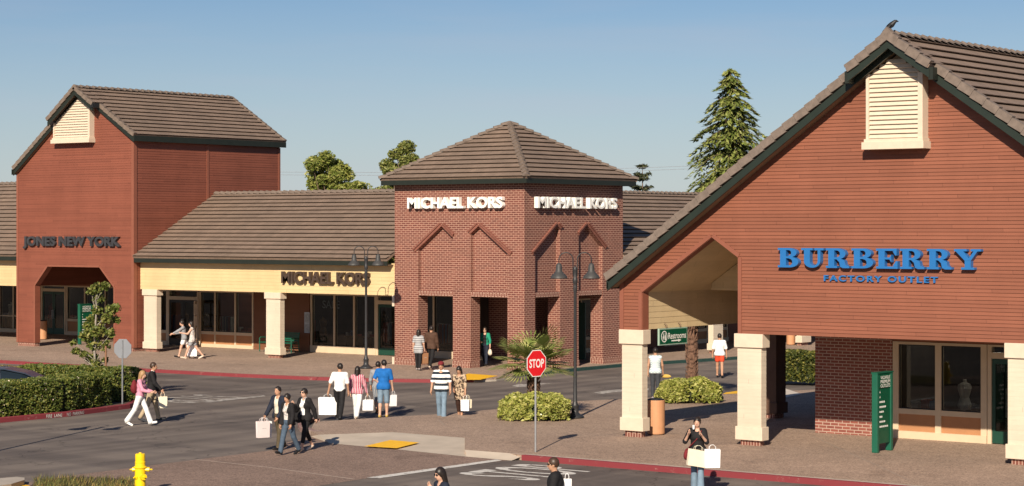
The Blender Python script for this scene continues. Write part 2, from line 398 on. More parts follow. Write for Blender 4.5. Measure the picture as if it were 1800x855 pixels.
def asphalt():
    m = bpy.data.materials.new('asphalt'); nt, N, K, P = nodes(m)
    a = (.190, .157, .134)
    base = ramp(nt, tnoise(nt, .35, 6, .6), [(.3, mul(a, .82)), (.7, mul(a, 1.12))])
    # wear along the wheel tracks of the two drive directions
    tr = ramp(nt, tnoise(nt, 1.0, 4, .5, stretch=(.9, .055, 1, R(-12))), [(.42, (.70, .70, .72)), (.60, (1.06, 1.06, 1.05))])
    tr2 = ramp(nt, tnoise(nt, .9, 4, .5, stretch=(.06, .8, 1)), [(.40, (.80, .80, .82)), (.58, (1.04, 1.04, 1.04))])
    gr = ramp(nt, tnoise(nt, 55, 4, .8), [(.3, (.72, .72, .72)), (.7, (1.22, 1.21, 1.19))])
    c = mixc(nt, 1.0, mixc(nt, .9, base, tr, 'MULTIPLY'), tr2, 'MULTIPLY')
    # hairline cracks and oil spots
    v = N.new('ShaderNodeTexVoronoi'); v.feature = 'DISTANCE_TO_EDGE'; v.inputs['Scale'].default_value = .16
    wob = N.new('ShaderNodeVectorMath'); wob.operation = 'ADD'; nzc = N.new('ShaderNodeTexNoise'); nzc.inputs['Scale'].default_value = .9; nzc.inputs['Detail'].default_value = 6
    pos = N.new('ShaderNodeNewGeometry').outputs['Position']; K(pos, nzc.inputs['Vector']); K(pos, wob.inputs[0])
    sc2 = N.new('ShaderNodeVectorMath'); sc2.operation = 'SCALE'; sc2.inputs['Scale'].default_value = 2.2; K(nzc.outputs['Color'], sc2.inputs[0]); K(sc2.outputs[0], wob.inputs[1]); K(wob.outputs[0], v.inputs['Vector'])
    c = mixc(nt, 1.0, c, ramp(nt, v.outputs['Distance'], [(0, (.45, .45, .46)), (.0045, (1, 1, 1))]), 'MULTIPLY')
    c = mixc(nt, 1.0, c, ramp(nt, tnoise(nt, .75, 2, .4), [(.24, (.62, .62, .63)), (.34, (1, 1, 1))]), 'MULTIPLY')
    K(mixc(nt, 1.0, c, gr, 'MULTIPLY'), P.inputs['Base Color']); P.inputs['Roughness'].default_value = .85
    P.inputs['Specular IOR Level'].default_value = .25
    bump(nt, P, tnoise(nt, 90, 3, .7), .5, .01); return m
def aggregate(name, c):
    m = bpy.data.materials.new(name); nt, N, K, P = nodes(m)
    base = ramp(nt, tnoise(nt, .28, 6, .6), [(.3, mul(c, .86)), (.7, mul(c, 1.10))])
    st = ramp(nt, tnoise(nt, 2.2, 5, .65), [(.25, (.86, .86, .86)), (.6, (1.03, 1.03, 1.03))])
    v = N.new('ShaderNodeTexVoronoi'); v.inputs['Scale'].default_value = 34
    K(N.new('ShaderNodeNewGeometry').outputs['Position'], v.inputs['Vector'])
    sep = N.new('ShaderNodeSeparateColor'); K(v.outputs['Color'], sep.inputs[0])
    v2 = N.new('ShaderNodeTexVoronoi'); v2.inputs['Scale'].default_value = 1.7; K(N.new('ShaderNodeNewGeometry').outputs['Position'], v2.inputs['Vector'])
    st = mixc(nt, 1.0, st, ramp(nt, v2.outputs['Distance'], [(.045, (.62, .60, .60)), (.065, (1, 1, 1))]), 'MULTIPLY')
    st = mixc(nt, 1.0, st, ramp(nt, tnoise(nt, .6, 5, .6), [(.30, (.80, .79, .79)), (.42, (1, 1, 1))]), 'MULTIPLY')
    peb = ramp(nt, sep.outputs[0], [(0, (.62, .60, .60)), (.5, (1, 1, 1)), (1, (1.38, 1.36, 1.32))])
    K(mixc(nt, 1.0, mixc(nt, 1.0, base, st, 'MULTIPLY'), peb, 'MULTIPLY'), P.inputs['Base Color'])
    P.inputs['Roughness'].default_value = .88; P.inputs['Specular IOR Level'].default_value = .2
    bump(nt, P, v.outputs['Distance'], .4, .01); return m
def worn_paint(name, col, under, thr=.45, sc_=3.5):
    m = bpy.data.materials.new(name); nt, N, K, P = nodes(m)
    f = ramp(nt, tnoise(nt, sc_, 8, .72), [(thr - .07, (0, 0, 0)), (thr + .05, (1, 1, 1))])
    K(mixc(nt, f, under, col), P.inputs['Base Color']); P.inputs['Roughness'].default_value = .75; return m
ASPH = asphalt()
AGG = aggregate('exposed_aggregate', (.345, .250, .190))
AGGW = aggregate('walkway_aggregate', (.350, .256, .196))
CROSS = aggregate('crossing_aggregate', (.245, .172, .136))
CONC = mat('kerb_concrete', (.40, .345, .285), .85, .12, 3, .2)
REDK = worn_paint('red_kerb_paint', (.20, .026, .032), (.30, .17, .14), .36, 5.5)
ROADW = worn_paint('road_white', (.62, .59, .54), (.16, .14, .125), .42, 5)
ROADF = worn_paint('road_white_faded', (.46, .42, .37), (.14, .12, .105), .48, 4)

flat('road', [(-700, -60), (300, -60), (300, 900), (-700, 900)], 0, ASPH)
S = .13
# far walkway in front of the shops
far = [(-140, 58.72), (-62.5, 58.72), (-58.5, 58.85), (-55, 59.35), (-52.2, 60.2), (-50.2, 61.2), (-49.2, 62.2), (-48.9, 63.2), (-49.2, 64.6), (-49.75, 65.9), (-49.75, 73), (-48.5, 80.2), (-46.4, 96), (-44, 120), (-62, 120), (-62, 90), (-140, 90)]
def kerb(name, line, w, z0, z1, m, inner=-1):
    """a kerb running along a polyline; inner = side the walkway lies on (left +1 / right -1)"""
    mb = MB(); L0 = [Vector((p[0], p[1], 0)) for p in line]; off = []; L_ = []
    for i, p in enumerate(L0):
        t = (L0[min(i + 1, len(L0) - 1)] - L0[max(i - 1, 0)]).normalized(); L_.append(p - Vector((-t.y, t.x, 0)) * .012 * inner)
    for i, p in enumerate(L_):
        t = (L_[min(i + 1, len(L_) - 1)] - L_[max(i - 1, 0)]).normalized(); off.append(p + Vector((-t.y, t.x, 0)) * w * inner)
    for i in range(len(L_) - 1):
        a, b, c, d = L_[i], L_[i + 1], off[i + 1], off[i]
        zz = lambda p, z: (p.x, p.y, z)
        mb.poly([zz(a, z0), zz(b, z0), zz(b, z1 - .015), zz(a, z1 - .015)])
        a2, b2 = a.lerp(d, .12), b.lerp(c, .12)
        mb.poly([zz(a, z1 - .015), zz(b, z1 - .015), zz(b2, z1), zz(a2, z1)]); mb.poly([zz(a2, z1), zz(b2, z1), zz(c, z1), zz(d, z1)])
    p, q = L_[0], off[0]; mb.poly([(p.x, p.y, z0), (p.x, p.y, z1), (q.x, q.y, z1), (q.x, q.y, z0)])
    p, q = L_[-1], off[-1]; mb.poly([(p.x, p.y, z0), (q.x, q.y, z0), (q.x, q.y, z1), (p.x, p.y, z1)])
    return tag(mb.build(name, m), kind='structure')
inn = [(x, y + .02) for x, y in far]
raised('walkway', far, S - .004, AGGW)
kerb('red_kerb', far[:7], .16, 0, S, REDK, 1)
kerb('ramp_kerb', far[6:10], .16, 0, S - .06, CONC, 1)
kerb('green_kerb', far[9:14], .16, 0, S, KGREEN, 1)
def joints(name, segs, z, m, w=.02):
    mb = MB()
    for a, b in segs:
        a, b = Vector(a), Vector(b); t = (b - a).normalized(); n_ = Vector((-t.y, t.x, 0)) * w / 2
        mb.poly([(p.x, p.y, z) for p in (a - n_, b - n_, b + n_, a + n_)])
    return tag(mb.build(name, m), kind='structure')
JOINT = mat('joint_sealant', (.36, .29, .23), .9, .2, 4)
joints('walkway_joints', [((x, 58.9, 0), (x, 66.3, 0)) for x in (-78, -73.6, -69, -64.2, -59.4, -54.6)] + [((-84, 62.6, 0), (-53, 62.6, 0))], S + .001, JOINT, .025)
# dome mat at the far corner ramp
mbd = MB(); plate(mbd, Fr((0, 0, S + .004), (1, 0, 0), (0, 1, 0), (0, 0, 1)), [(p.x, p.y) for p in (gd(793, 668, S), gd(823, 657, S), gd(875, 661, S), gd(845, 667.5, S))], thick=.006, back=False)
tag(mbd.build('tactile_paving', YEL), kind='structure')

# near plaza in front of the big gabled store
ZP = S
kr = gd(898, 803, ZP)
pl = [gd(545, 757, ZP), gd(553, 742, ZP), gd(640, 736, ZP), gd(758, 729, ZP), gd(878, 719, ZP), gd(1005, 706, ZP), gd(1090, 701.5, ZP), gd(1297, 692.5, ZP), gd(1480, 682, ZP)]
pl2 = [(-24, 75), (5, 80), (5, 42.05), (kr.x, 42.05)]
ramp_top = [gd(895, 797, ZP), gd(817, 791, ZP), gd(817, 770, ZP), gd(690, 760, ZP), gd(560, 764.5, ZP)]
plaza = [(p.x, p.y) for p in pl] + pl2 + [(p.x, p.y) for p in ramp_top]
raised('plaza', plaza, ZP - .002, AGG)
kerb('red_kerb', [(kr.x, 42.05), (-26, 42.05), (-20, 42.05), (5, 42.05)], .17, 0, ZP + .004, REDK, 1)
kerb('kerb_backing', [(kr.x, 42.222), (5, 42.222)], .12, 0, ZP + .006, CONC, 1)
kerb('red_kerb', [gd(560, 767, 0), gd(543, 765, 0), gd(528, 759, 0), gd(524, 752, 0), gd(535, 745, 0), gd(553, 743, 0)], .22, 0, ZP + .003, worn_paint('old_kerb_paint', (.22, .10, .085), (.30, .23, .19), .5, 4), -1)
# concrete ramp with its flares
rb = [gd(546, 767.5, .008), gd(580, 779.5, .008), gd(700, 790.5, .008), gd(820, 803, .008), gd(899, 810, .008)]
mbr = MB()
mbr.poly([rb[0], rb[1], ramp_top[3], ramp_top[4]]); mbr.poly([rb[1], rb[2], ramp_top[3]])
mbr.poly([rb[2], rb[3], ramp_top[2], ramp_top[3]]); mbr.poly([rb[3], ramp_top[1], ramp_top[2]])
mbr.poly([rb[3], rb[4], ramp_top[0], ramp_top[1]]); mbr.poly([rb[4], Vector((kr.x, 42.3, ZP + .003)), ramp_top[0]])
tag(mbr.build('kerb_ramp', mat('ramp_concrete', (.47, .395, .315), .85, .10, 1.6, .15)), kind='structure')
def on_ramp(px, py, z): return gd(px, py, z)
mbt = MB(); q4 = [gd(640, 785.5, .030), gd(686, 774.5, .082), gd(737, 779, .086), gd(697, 789, .034)]
mbt.poly([p + Vector((0, 0, .012)) for p in q4]); 
tag(mbt.build('tactile_paving', YEL), kind='structure')
# aggregate crossing and its borders
cr = [gd(-60, 866), gd(120, 837), gd(345, 808.5), gd(490, 790.5), gd(505, 778), gd(548, 768), gd(580, 779), gd(700, 790), gd(820, 802.5), gd(898, 809.5), gd(884, 811), gd(640, 842), gd(545, 857), gd(300, 905), gd(-300, 960)]
flat('crossing', cr, .004, CROSS)
joints('crossing_joint', [(gd(345, 808.5), gd(470, 822)), (gd(470, 822), gd(622, 843))], .008, mat('joint_light', (.42, .33, .27), .9, .2, 4), .06)
flat('stop_line', [gd(644, 840.5), gd(873, 808.3), gd(882, 810.5), gd(668, 841.5)], .009, ROADW)
# long control joints across the plaza
JL = mat('joint_plaza', (.31, .235, .185), .9, .2, 4)
joints('plaza_joints', [(gd(1075, 769, 0), gd(1300, 772, 0)), (gd(1430, 776, 0), gd(1600, 855, 0)), (gd(1010, 778, 0), gd(1085, 771, 0)), (gd(815, 776, 0), gd(835, 776, 0)), (gd(770, 745, 0), gd(782, 756, 0))], ZP + .001, JL, .045)
flat('kerb_strip', [gd(1270, 693.5, ZP), gd(1276, 690.3, ZP), gd(1300, 687, ZP), gd(1300, 692, ZP)], ZP + .004, YEL)
mbt = MB(); mbt.poly([gd(1372, 701, ZP + .012), gd(1374, 681, ZP + .012), gd(1410, 693, ZP + .012)])
tag(mbt.build('ramp_flare', mat('pale_concrete', (.56, .49, .42), .85, .08, 2)), kind='structure')

# lettering on the road
def road_text(body, origin, along, up, length, height, m, name='road_marking'):
    me = text_mesh(body, .0, .012); vs_ = np.array([v.co for v in me.vertices]); lo, hi = vs_.min(0), vs_.max(0)
    O, A, U_ = Vector(origin), Vector(along), Vector(up)
    out = [tuple(O + A * ((p[0] - lo[0]) / (hi[0] - lo[0]) * length) + U_ * ((p[1] - lo[1]) / (hi[1] - lo[1]) * height)) for p in vs_]
    fs = [tuple(p.vertices) for p in me.polygons]; bpy.data.meshes.remove(me)
    return tag(mesh_obj(name, out, fs, m), kind='structure')
def text_mesh(body, extrude=0.0, offset=0.0, spacing=1.0, bev=0.0):
    cu = bpy.data.curves.new('lettering', 'FONT'); cu.body = body; cu.extrude = extrude; cu.offset = offset; cu.space_character = spacing
    cu.resolution_u = 4; cu.bevel_depth = bev
    if extrude == 0: cu.fill_mode = 'FRONT'
    o = bpy.data.objects.new('lettering', cu); COL.objects.link(o); bpy.context.view_layer.update()
    me = bpy.data.meshes.new_from_object(o.evaluated_get(bpy.context.evaluated_depsgraph_get()))
    bpy.data.objects.remove(o); bpy.data.curves.remove(cu); return me
def letters(name, body, fr, u0, v0, width, height, depth, m, label, cat='sign', offset=.03, spacing=1.0, n0=.02, group=None):
    """raised letters on a wall: one thing, every letter a part of its own"""
    me = text_mesh(body, .5, offset, spacing); vs_ = np.array([v.co for v in me.vertices]); lo, hi = vs_.min(0), vs_.max(0)
    root = empty(name, fr.p(u0 + width / 2, v0, 0), 0, label, cat, group)
    par = list(range(len(vs_)))
    def find(i):
        while par[i] != i: par[i] = par[par[i]]; i = par[i]
        return i
    # vertices at the same place belong together
    fs = [tuple(p.vertices) for p in me.polygons]; bpy.data.meshes.remove(me)
    for f in fs:
        for k in f[1:]: par[find(k)] = find(f[0])
    groups = {}
    for f in fs: groups.setdefault(find(f[0]), []).append(f)
    # merge front, sides and back of one letter by overlap of their x ranges
    items = []
    for g in groups.values():
        idx = sorted({i for f in g for i in f}); items.append([vs_[idx, 0].min(), vs_[idx, 0].max(), g])
    items.sort(key=lambda t: t[0]); merged = []
    for a, b, g in items:
        if merged and (min(b, merged[-1][1]) - max(a, merged[-1][0])) > .5 * min(b - a, merged[-1][1] - merged[-1][0]):
            merged[-1][1] = max(b, merged[-1][1]); merged[-1][2] = merged[-1][2] + g
        else: merged.append([a, b, list(g)])
    base = Vector(root.location)
    for a, b, g in merged:
        idx = sorted({i for f in g for i in f}); mp_ = {k: j for j, k in enumerate(idx)}
        vv = [tuple(fr.p(u0 + (vs_[i][0] - lo[0]) / (hi[0] - lo[0]) * width, v0 + (vs_[i][1] - lo[1]) / (hi[1] - lo[1]) * height, n0 + (vs_[i][2] + .5) * depth) - base) for i in idx]
        mesh_obj('letter', vv, [tuple(mp_[i] for i in f) for f in g], m, root)
    return root
road_text('STOP', (-31.35, 39.0, .005), (0, 1, 0), (-1, 0, 0), 2.6, 0, ROADW) if False else None
o0 = gd(745, 848); 
road_text('STOP', (-28.9, 38.75, .006), (0, 1, 0), (-1, 0, 0), 2.7, 2.35, ROADW)
# the faded one further off, read from the other side
road_text('STOP', (-53.3, 51.9, .006), (0, -1, 0), (1, 0, 0), 2.9, 2.5, ROADF)
flat('stop_line', [gd(356, 707.5), gd(463, 695.5), gd(467, 697), gd(372, 707.8)], .007, ROADF)
flat('road_marking', [gd(900, 679), gd(912, 675.5), gd(940, 676), gd(950, 674), gd(972, 674), gd(950, 676.5), gd(936, 679), gd(912, 681)], .007, ROADF)
flat('road_marking', [gd(1043, 691), gd(1060, 688), gd(1078, 686), gd(1100, 685), gd(1140, 683), gd(1140, 687), gd(1078, 690), gd(1060, 693)], .007, ROADF)

# hedge island on the left, with its fire-lane kerb
isl = [gd(-150, 757, 0), gd(0, 743.5, 0), gd(120, 732.5, 0), gd(228, 718.5, 0), gd(243, 712, 0), gd(247, 704, 0), gd(236, 694, 0), gd(190, 683, 0), gd(100, 676, 0), gd(-150, 670, 0)]
SOIL = mat('bark_mulch', (.085, .055, .038), .95, .4, 7, .6)
raised('planting_island', [(p.x, p.y) for p in isl], S - .02, SOIL)
kerb('red_kerb', [(p.x, p.y) for p in isl], .17, 0, S + .02, REDK, 1)
# stencilled words on the island kerb
def kerb_text(body, a, b, m):
    a, b = Vector(a), Vector(b); d = (b - a); ln = d.length; d.normalize(); out = Vector((d.y, -d.x, 0))
    me = text_mesh(body, 0, .01); vs_ = np.array([v.co for v in me.vertices]); lo, hi = vs_.min(0), vs_.max(0)
    vv = [tuple(a + out * .022 + d * ((p[0] - lo[0]) / (hi[0] - lo[0]) * ln) + Vector((0, 0, .02 + (p[1] - lo[1]) / (hi[1] - lo[1]) * .10))) for p in vs_]
    fs = [tuple(p.vertices) for p in me.polygons]; bpy.data.meshes.remove(me)
    tag(mesh_obj('kerb_lettering', vv, fs, m), kind='structure')
k0, k1 = isl[1], isl[2]; k2 = isl[3]
kerb_text('FIRE  LANE', k0.lerp(k1, .665), k0.lerp(k1, .90), ROADW)
kerb_text('NO  PARKING', k1.lerp(k2, -.03), k1.lerp(k2, .24), ROADW)
# near left corner: kerb end, dome mat and planting bed
raised('kerb_end', [(p.x, p.y) for p in (gd(-60, 845, .14), gd(30, 837.5, .14), gd(43, 839, .14), gd(43, 843, .14), gd(20, 850, .14), gd(-60, 862, .14))], .13, CONC)
flat('tactile_paving', [gd(-20, 856), gd(28, 849.5), gd(56, 856), gd(0, 872)], .016, YEL)
bed = [gd(50, 860), gd(72, 846), gd(150, 842), gd(222, 846), gd(262, 862), gd(300, 900), gd(60, 905)]
raised('planting_bed', [(p.x, p.y) for p in bed], .05, SOIL)

# ================================================================ BUILDINGS
def part(root, mb, name, mats, sub=None, smooth=False):
    o = mb.build(name, mats, sub or root, smooth)
    if sub is None: o.location = -Vector(root.location)
    return o
def building(name, loc, label, cat='building'): return empty(name, loc, 0, label, cat)

def column(root, fr, u0, u1, depth, top, zs, mats, trim=None):
    trim = trim or TRIMC
    """boarded post on a brick foot with a plinth and a capital; zs = foot top, plinth top, capital bottom"""
    f, p, c = zs; mb = MB(); sh = .05
    siding(mb, fr, [(u0 + sh, p), (u1 - sh, p), (u1 - sh, c), (u0 + sh, c)], z0=p, expo=.115, lip=.004, thick=depth - sh, back=True)
    fs = Fr(fr.p(u1 - sh, 0, 0), -fr.N, fr.V, fr.U)
    siding(mb, fs, [(.002, p), (depth - sh, p), (depth - sh, c), (.002, c)], z0=p, expo=.115, lip=.004, thick=.01, back=False)
    o = part(root, mb, 'column', mats)
    mb = MB(); mb.obox(fr.p(u0 + .002, f, .048), fr.U * (u1 - u0 - .004), fr.N * -(depth + .05), fr.V * (p - f)); bevel(part(root, mb, 'plinth', trim, o), .012)
    mb = MB(); mb.obox(fr.p(u0 - .02, c, .065), fr.U * (u1 - u0 + .04), fr.N * -(depth + .08), fr.V * (top - c)); bevel(part(root, mb, 'capital', trim, o), .012)
    mb = MB(); mb.obox(fr.p(u0 + .12, 0, -.05), fr.U * (u1 - u0 - .24), fr.N * -(depth - .10), fr.V * f); part(root, mb, 'foot', SOLDIER, o)
    return o

def pane_(root, fr, u0, u1, v0, v1, n, sub, mt=None):
    mb = MB(); mb.poly([fr.p(u0, v0, n), fr.p(u1, v0, n), fr.p(u1, v1, n), fr.p(u0, v1, n)]); return part(root, mb, 'pane', mt or GLASS, sub)
def window(root, fr, u0, u1, sill, top, base=.13, panel=True, mull=(), fw=.09, n=0, board=.2):
    """shop window: frame with posts, panes, and a tan bulkhead panel with a cream base board"""
    mb = MB(); d = .19
    P = lambda a, b, c, e, nn=0: mb.obox(fr.p(a, c, n + nn), fr.U * (b - a), fr.N * -d, fr.V * (e - c))
    us = [u0] + list(mull) + [u1]
    for i, u in enumerate(us):
        w0, w1 = (u, u + fw) if i == 0 else ((u - fw, u) if i == len(us) - 1 else (u - fw / 2, u + fw / 2)); P(w0, w1, base + board, top)
    for i in range(len(us) - 1):
        a = us[i] + (fw if i == 0 else fw / 2); b = us[i + 1] - (fw if i == len(us) - 2 else fw / 2)
        if panel: P(a, b, sill - .14, sill, -.003)
        P(a, b, top - .07, top, -.003)
    P(u0 - .002, u1 + .002, base, base + board, .03)
    w = part(root, mb, 'window', FRAMEC)
    for i in range(len(us) - 1):
        a = us[i] + (fw if i == 0 else fw / 2); b = us[i + 1] - (fw if i == len(us) - 2 else fw / 2)
        if panel:
            pb = MB(); pb.obox(fr.p(a, base + board, n - .05), fr.U * (b - a), fr.N * -.04, fr.V * (sill - .14 - base - board)); part(root, pb, 'panel', PANEL, w)
        gasket = .03
        mbk = MB()
        z0 = sill if panel else base + board
        for (x0, x1, y0, y1) in ((a, b, z0, z0 + gasket), (a, b, top - .07 - gasket, top - .07), (a, a + gasket, z0 + gasket, top - .07 - gasket), (b - gasket, b, z0 + gasket, top - .07 - gasket)):
            mbk.obox(fr.p(x0, y0, n - .05), fr.U * (x1 - x0), fr.N * -.03, fr.V * (y1 - y0))
        part(root, mbk, 'gasket', BLACK, w)
        pane_(root, fr, a + gasket, b - gasket, z0 + gasket, top - .07 - gasket, n - .065, w)
    return w
def door(root, fr, u0, u1, top, base=.13, head=2.42, leafm=None, double=True, n=0):
    mb = MB(); d = .19
    for a, b, c, e in ((u0, u0 + .11, base, top), (u1 - .11, u1, base, top), (u0 + .11, u1 - .11, head, head + .16), (u0 + .11, u1 - .11, top - .05, top)):
        mb.obox(fr.p(a, c, n), fr.U * (b - a), fr.N * -d, fr.V * (e - c))
    dr = part(root, mb, 'door', FRAMEC)
    a, b = u0 + .11, u1 - .11; leaves = [(a, (a + b) / 2), ((a + b) / 2, b)] if double else [(a, b)]
    for (x0, x1) in leaves:
        lm = MB(); s = .10
        for q in ((x0 + .01, x0 + s, base + .02, head - .01), (x1 - s, x1 - .01, base + .02, head - .01), (x0 + s, x1 - s, base + .02, base + .34), (x0 + s, x1 - s, head - .14, head - .01)):
            lm.obox(fr.p(q[0], q[2], n - .03), fr.U * (q[1] - q[0]), fr.N * -.05, fr.V * (q[3] - q[2]))
        part(root, lm, 'leaf', leafm or DOORG, dr)
        pane_(root, fr, x0 + s, x1 - s, base + .34, head - .14, n - .055, dr)
        hb = MB(); hx = x1 - s * .5 if x0 == a and double else x0 + s * .5
        hb.tube([fr.p(hx, base + .85, n - .03), fr.p(hx, base + .85, n + .04), fr.p(hx, base + 1.3, n + .04), fr.p(hx, base + 1.3, n - .03)], .014, 6); part(root, hb, 'handle', METAL, dr)
    pane_(root, fr, u0 + .11, u1 - .11, head + .16, top - .05, n - .06, dr)
    return dr
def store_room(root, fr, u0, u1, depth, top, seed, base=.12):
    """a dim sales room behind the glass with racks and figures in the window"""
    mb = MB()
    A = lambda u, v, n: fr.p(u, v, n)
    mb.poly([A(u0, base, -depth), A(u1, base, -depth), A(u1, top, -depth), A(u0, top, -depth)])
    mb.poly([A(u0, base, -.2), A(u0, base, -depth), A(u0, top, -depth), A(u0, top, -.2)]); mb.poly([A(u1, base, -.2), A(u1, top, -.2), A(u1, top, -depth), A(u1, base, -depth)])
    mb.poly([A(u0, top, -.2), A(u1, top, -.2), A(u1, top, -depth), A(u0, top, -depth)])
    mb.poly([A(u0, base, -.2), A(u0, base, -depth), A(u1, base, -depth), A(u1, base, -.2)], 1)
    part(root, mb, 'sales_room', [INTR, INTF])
    lm_ = bpy.data.materials.get('spot_lamp')
    if lm_ is None:
        lm_ = bpy.data.materials.new('spot_lamp'); nt_, N_, K_, P_ = nodes(lm_); P_.inputs['Emission Color'].default_value = (1, .9, .75, 1); P_.inputs['Emission Strength'].default_value = 60
    rl = random.Random(seed + 50); lb = MB(); uu = u0 + .8
    while uu < u1 - .5:
        c_ = fr.p(uu, top - .14, -rl.uniform(.9, 3.5)); lb.ball(tuple(c_), (.075, .075, .03), 5); uu += rl.uniform(1.1, 2.2)
    part(root, lb, 'spot_lamps', lm_)
    rnd = random.Random(seed); db = MB(); k = u0 + .6
    while k < u1 - .5:
        n_ = -rnd.uniform(.5, 1.1); m_ = rnd.randrange(4); t = rnd.random()
        if t < .45:      # draped dress form on a stand
            c = A(k, 0, n_)
            db.lathe([(.13, .14), (.02, .16), (.02, .9), (.17, .92), (.19, 1.05), (.12, 1.25), (.19, 1.5), (.17, 1.6), (.05, 1.66), (.05, 1.74)], (c.x, c.y, 0), 10, m_)
        elif t < .75:    # table with folded stacks
            db.obox(A(k - .4, base + .72, n_), fr.U * .8, fr.N * -.5, fr.V * .05, 3)
            for s in (-.35, .3): db.obox(A(k + s, base, n_ - .05), fr.U * .05, fr.N * -.4, fr.V * .72, 3)
            for s in (-.3, 0, .25):
                h = rnd.uniform(.08, .25); db.obox(A(k + s - .1, base + .77, n_ - .1), fr.U * .2, fr.N * -.28, fr.V * h, rnd.randrange(3))
        else:            # hanging rail
            db.tube([A(k - .4, base, n_), A(k - .4, 1.6, n_), A(k + .4, 1.6, n_), A(k + .4, base, n_)], .015, 6, 3)
            for j in range(9):
                u = k - .36 + j * .09; h = rnd.uniform(.7, 1.0); db.obox(A(u, 1.56 - h, n_ + .2), fr.U * .05, fr.N * -.4, fr.V * h, rnd.randrange(3))
        k += rnd.uniform(1.0, 1.7)
    part(root, db, 'display', [mat('cloth_pale', (.60, .56, .50), .8), mat('cloth_red', (.36, .10, .08), .8), mat('cloth_blue', (.14, .17, .26), .8), mat('rack_wood', (.22, .13, .07), .5)])

def gable_slope(X0, X1, Y0, Z0, slope, name=None): pass
def slope_frame(p_eave, U, horiz, pitch):
    """U along the eave, horiz = horizontal direction up the slope"""
    h = Vector(horiz); V = (h * math.cos(pitch) + Vector((0, 0, 1)) * math.sin(pitch)); N = (Vector((0, 0, 1)) * math.cos(pitch) - h * math.sin(pitch))
    return Fr(p_eave, U, V, N)

# ---------------------------------------------------------------- tall red gabled store on the left
jn = building('gabled_store', (-76.8, 71.5, 0), 'tall red barn-like store with dark lettering over a wide cut-cornered porch opening')
YJ = 66.6; JX0, JX1 = -80.88, -72.65
fj = front(YJ)
JP = math.atan(.60)                                # steeper on the left than on the right
pkX, pkZ = -76.05, 12.15
mb = MB()
outer = [(JX0, .30), (-79.54, .30), (-79.54, 3.06), (-78.63, 3.98), (-74.98, 3.98), (-74.0, 3.06), (-74.0, .30), (JX1, .30), (JX1, 9.95), (pkX, 12.25), (JX0, 8.75)]
siding(mb, fj, outer, z0=.30, expo=.115, lip=.013, thick=.3)
fjs = side(JX1)
YB = 76.3
siding(mb, fjs, [(YJ + .001, .30), (67.42, .30), (67.42, 3.0), (72.2, 3.0), (72.2, .3), (YB, .3), (YB, 9.95), (YJ + .001, 9.95)], z0=.30, expo=.115, lip=.013, thick=.2)
fjl = Fr((JX0, 0, 0), (0, -1, 0), (0, 0, 1), (-1, 0, 0))
siding(mb, fjl, [(-YB, 3.0), (-YJ - .31, 3.0), (-YJ - .31, 8.75), (-YB, 8.75)], z0=.30, expo=.115, lip=.013, thick=.2)
part(jn, mb, 'wall', JRED)
for bx in ([((JX1 - .13, YJ - .03, .3), (.165, 0, 0), (0, .03, 0), (0, 0, 9.55)), ((JX1, YJ - .0005, .3), (.035, 0, 0), (0, .17, 0), (0, 0, 9.6))], [((JX1, 71.25, 7.2), (.03, 0, 0), (0, .14, 0), (0, 0, 2.6))], [((JX1, YB - .12, 7.2), (.03, 0, 0), (0, .14, 0), (0, 0, 2.6))], [((JX0 - .02, YJ - .03, .3), (.14, 0, 0), (0, .03, 0), (0, 0, 8.3))]):
    mb = MB()
    for q_ in bx: mb.obox(*q_)
    part(jn, mb, 'corner_trim', TRIMR)
mb = MB()
for q in (((-79.54, .3), (-79.54, 3.06)), ((-79.54, 3.06), (-78.63, 3.98)), ((-78.63, 3.98), (-74.98, 3.98)), ((-74.98, 3.98), (-74.0, 3.06)), ((-74.0, 3.06), (-74.0, .3))):
    a, b = Vector((q[0][0], YJ, q[0][1])), Vector((q[1][0], YJ, q[1][1])); d = b - a; nrm = Vector((0, -1, 0)).cross(d.normalized())
    mb.obox(a + Vector((0, -.024, 0)), d, nrm * -.10 if False else nrm * .10, Vector((0, .02, 0)))
part(jn, mb, 'arch_trim', TRIMR)
mb = MB()
for a, b in ((JX0 + .05, -79.58), (-73.96, JX1 - .04)):
    mb = MB(); mb.box(a, b, YJ + .02, YJ + .28, 0, .30); part(jn, mb, 'wall_foot', SOLDIER)
mb = MB(); mb.box(JX1 - .28, JX1 - .05, YJ + .281, 67.4, 0, .30); part(jn, mb, 'wall_foot', SOLDIER)
# porch linings
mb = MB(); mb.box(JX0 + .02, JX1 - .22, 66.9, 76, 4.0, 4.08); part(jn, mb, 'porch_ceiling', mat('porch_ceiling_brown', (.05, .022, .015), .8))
# roof
TJ = tile_mat('roof_tiles_gabled_left', 1, 10.0, .36 * math.sin(JP))
mb = MB()
pr_ = math.atan2(12.42 - 10.02, pkX - (-71.95)) ; pitch_r = math.atan2(2.30, 3.65)
fr_r = slope_frame((-72.4, 0, 10.12), (0, 1, 0), (-1, 0, 0), pitch_r)
LR = math.hypot(2.30, 3.65); LL = math.hypot(pkX + 80.98, 12.42 - 8.72); pitch_l = math.atan2(12.42 - 8.72, pkX + 80.98)
tiles(mb, fr_r, [(66.38, 0), (76.5, 0), (76.45, LR), (66.38, LR)])
fr_l = slope_frame((-80.98, 0, 8.72), (0, -1, 0), (1, 0, 0), pitch_l)
tiles(mb, fr_l, [(-76.5, 0), (-66.38, 0), (-66.38, LL), (-76.45, LL)])
part(jn, mb, 'roof', TJ)
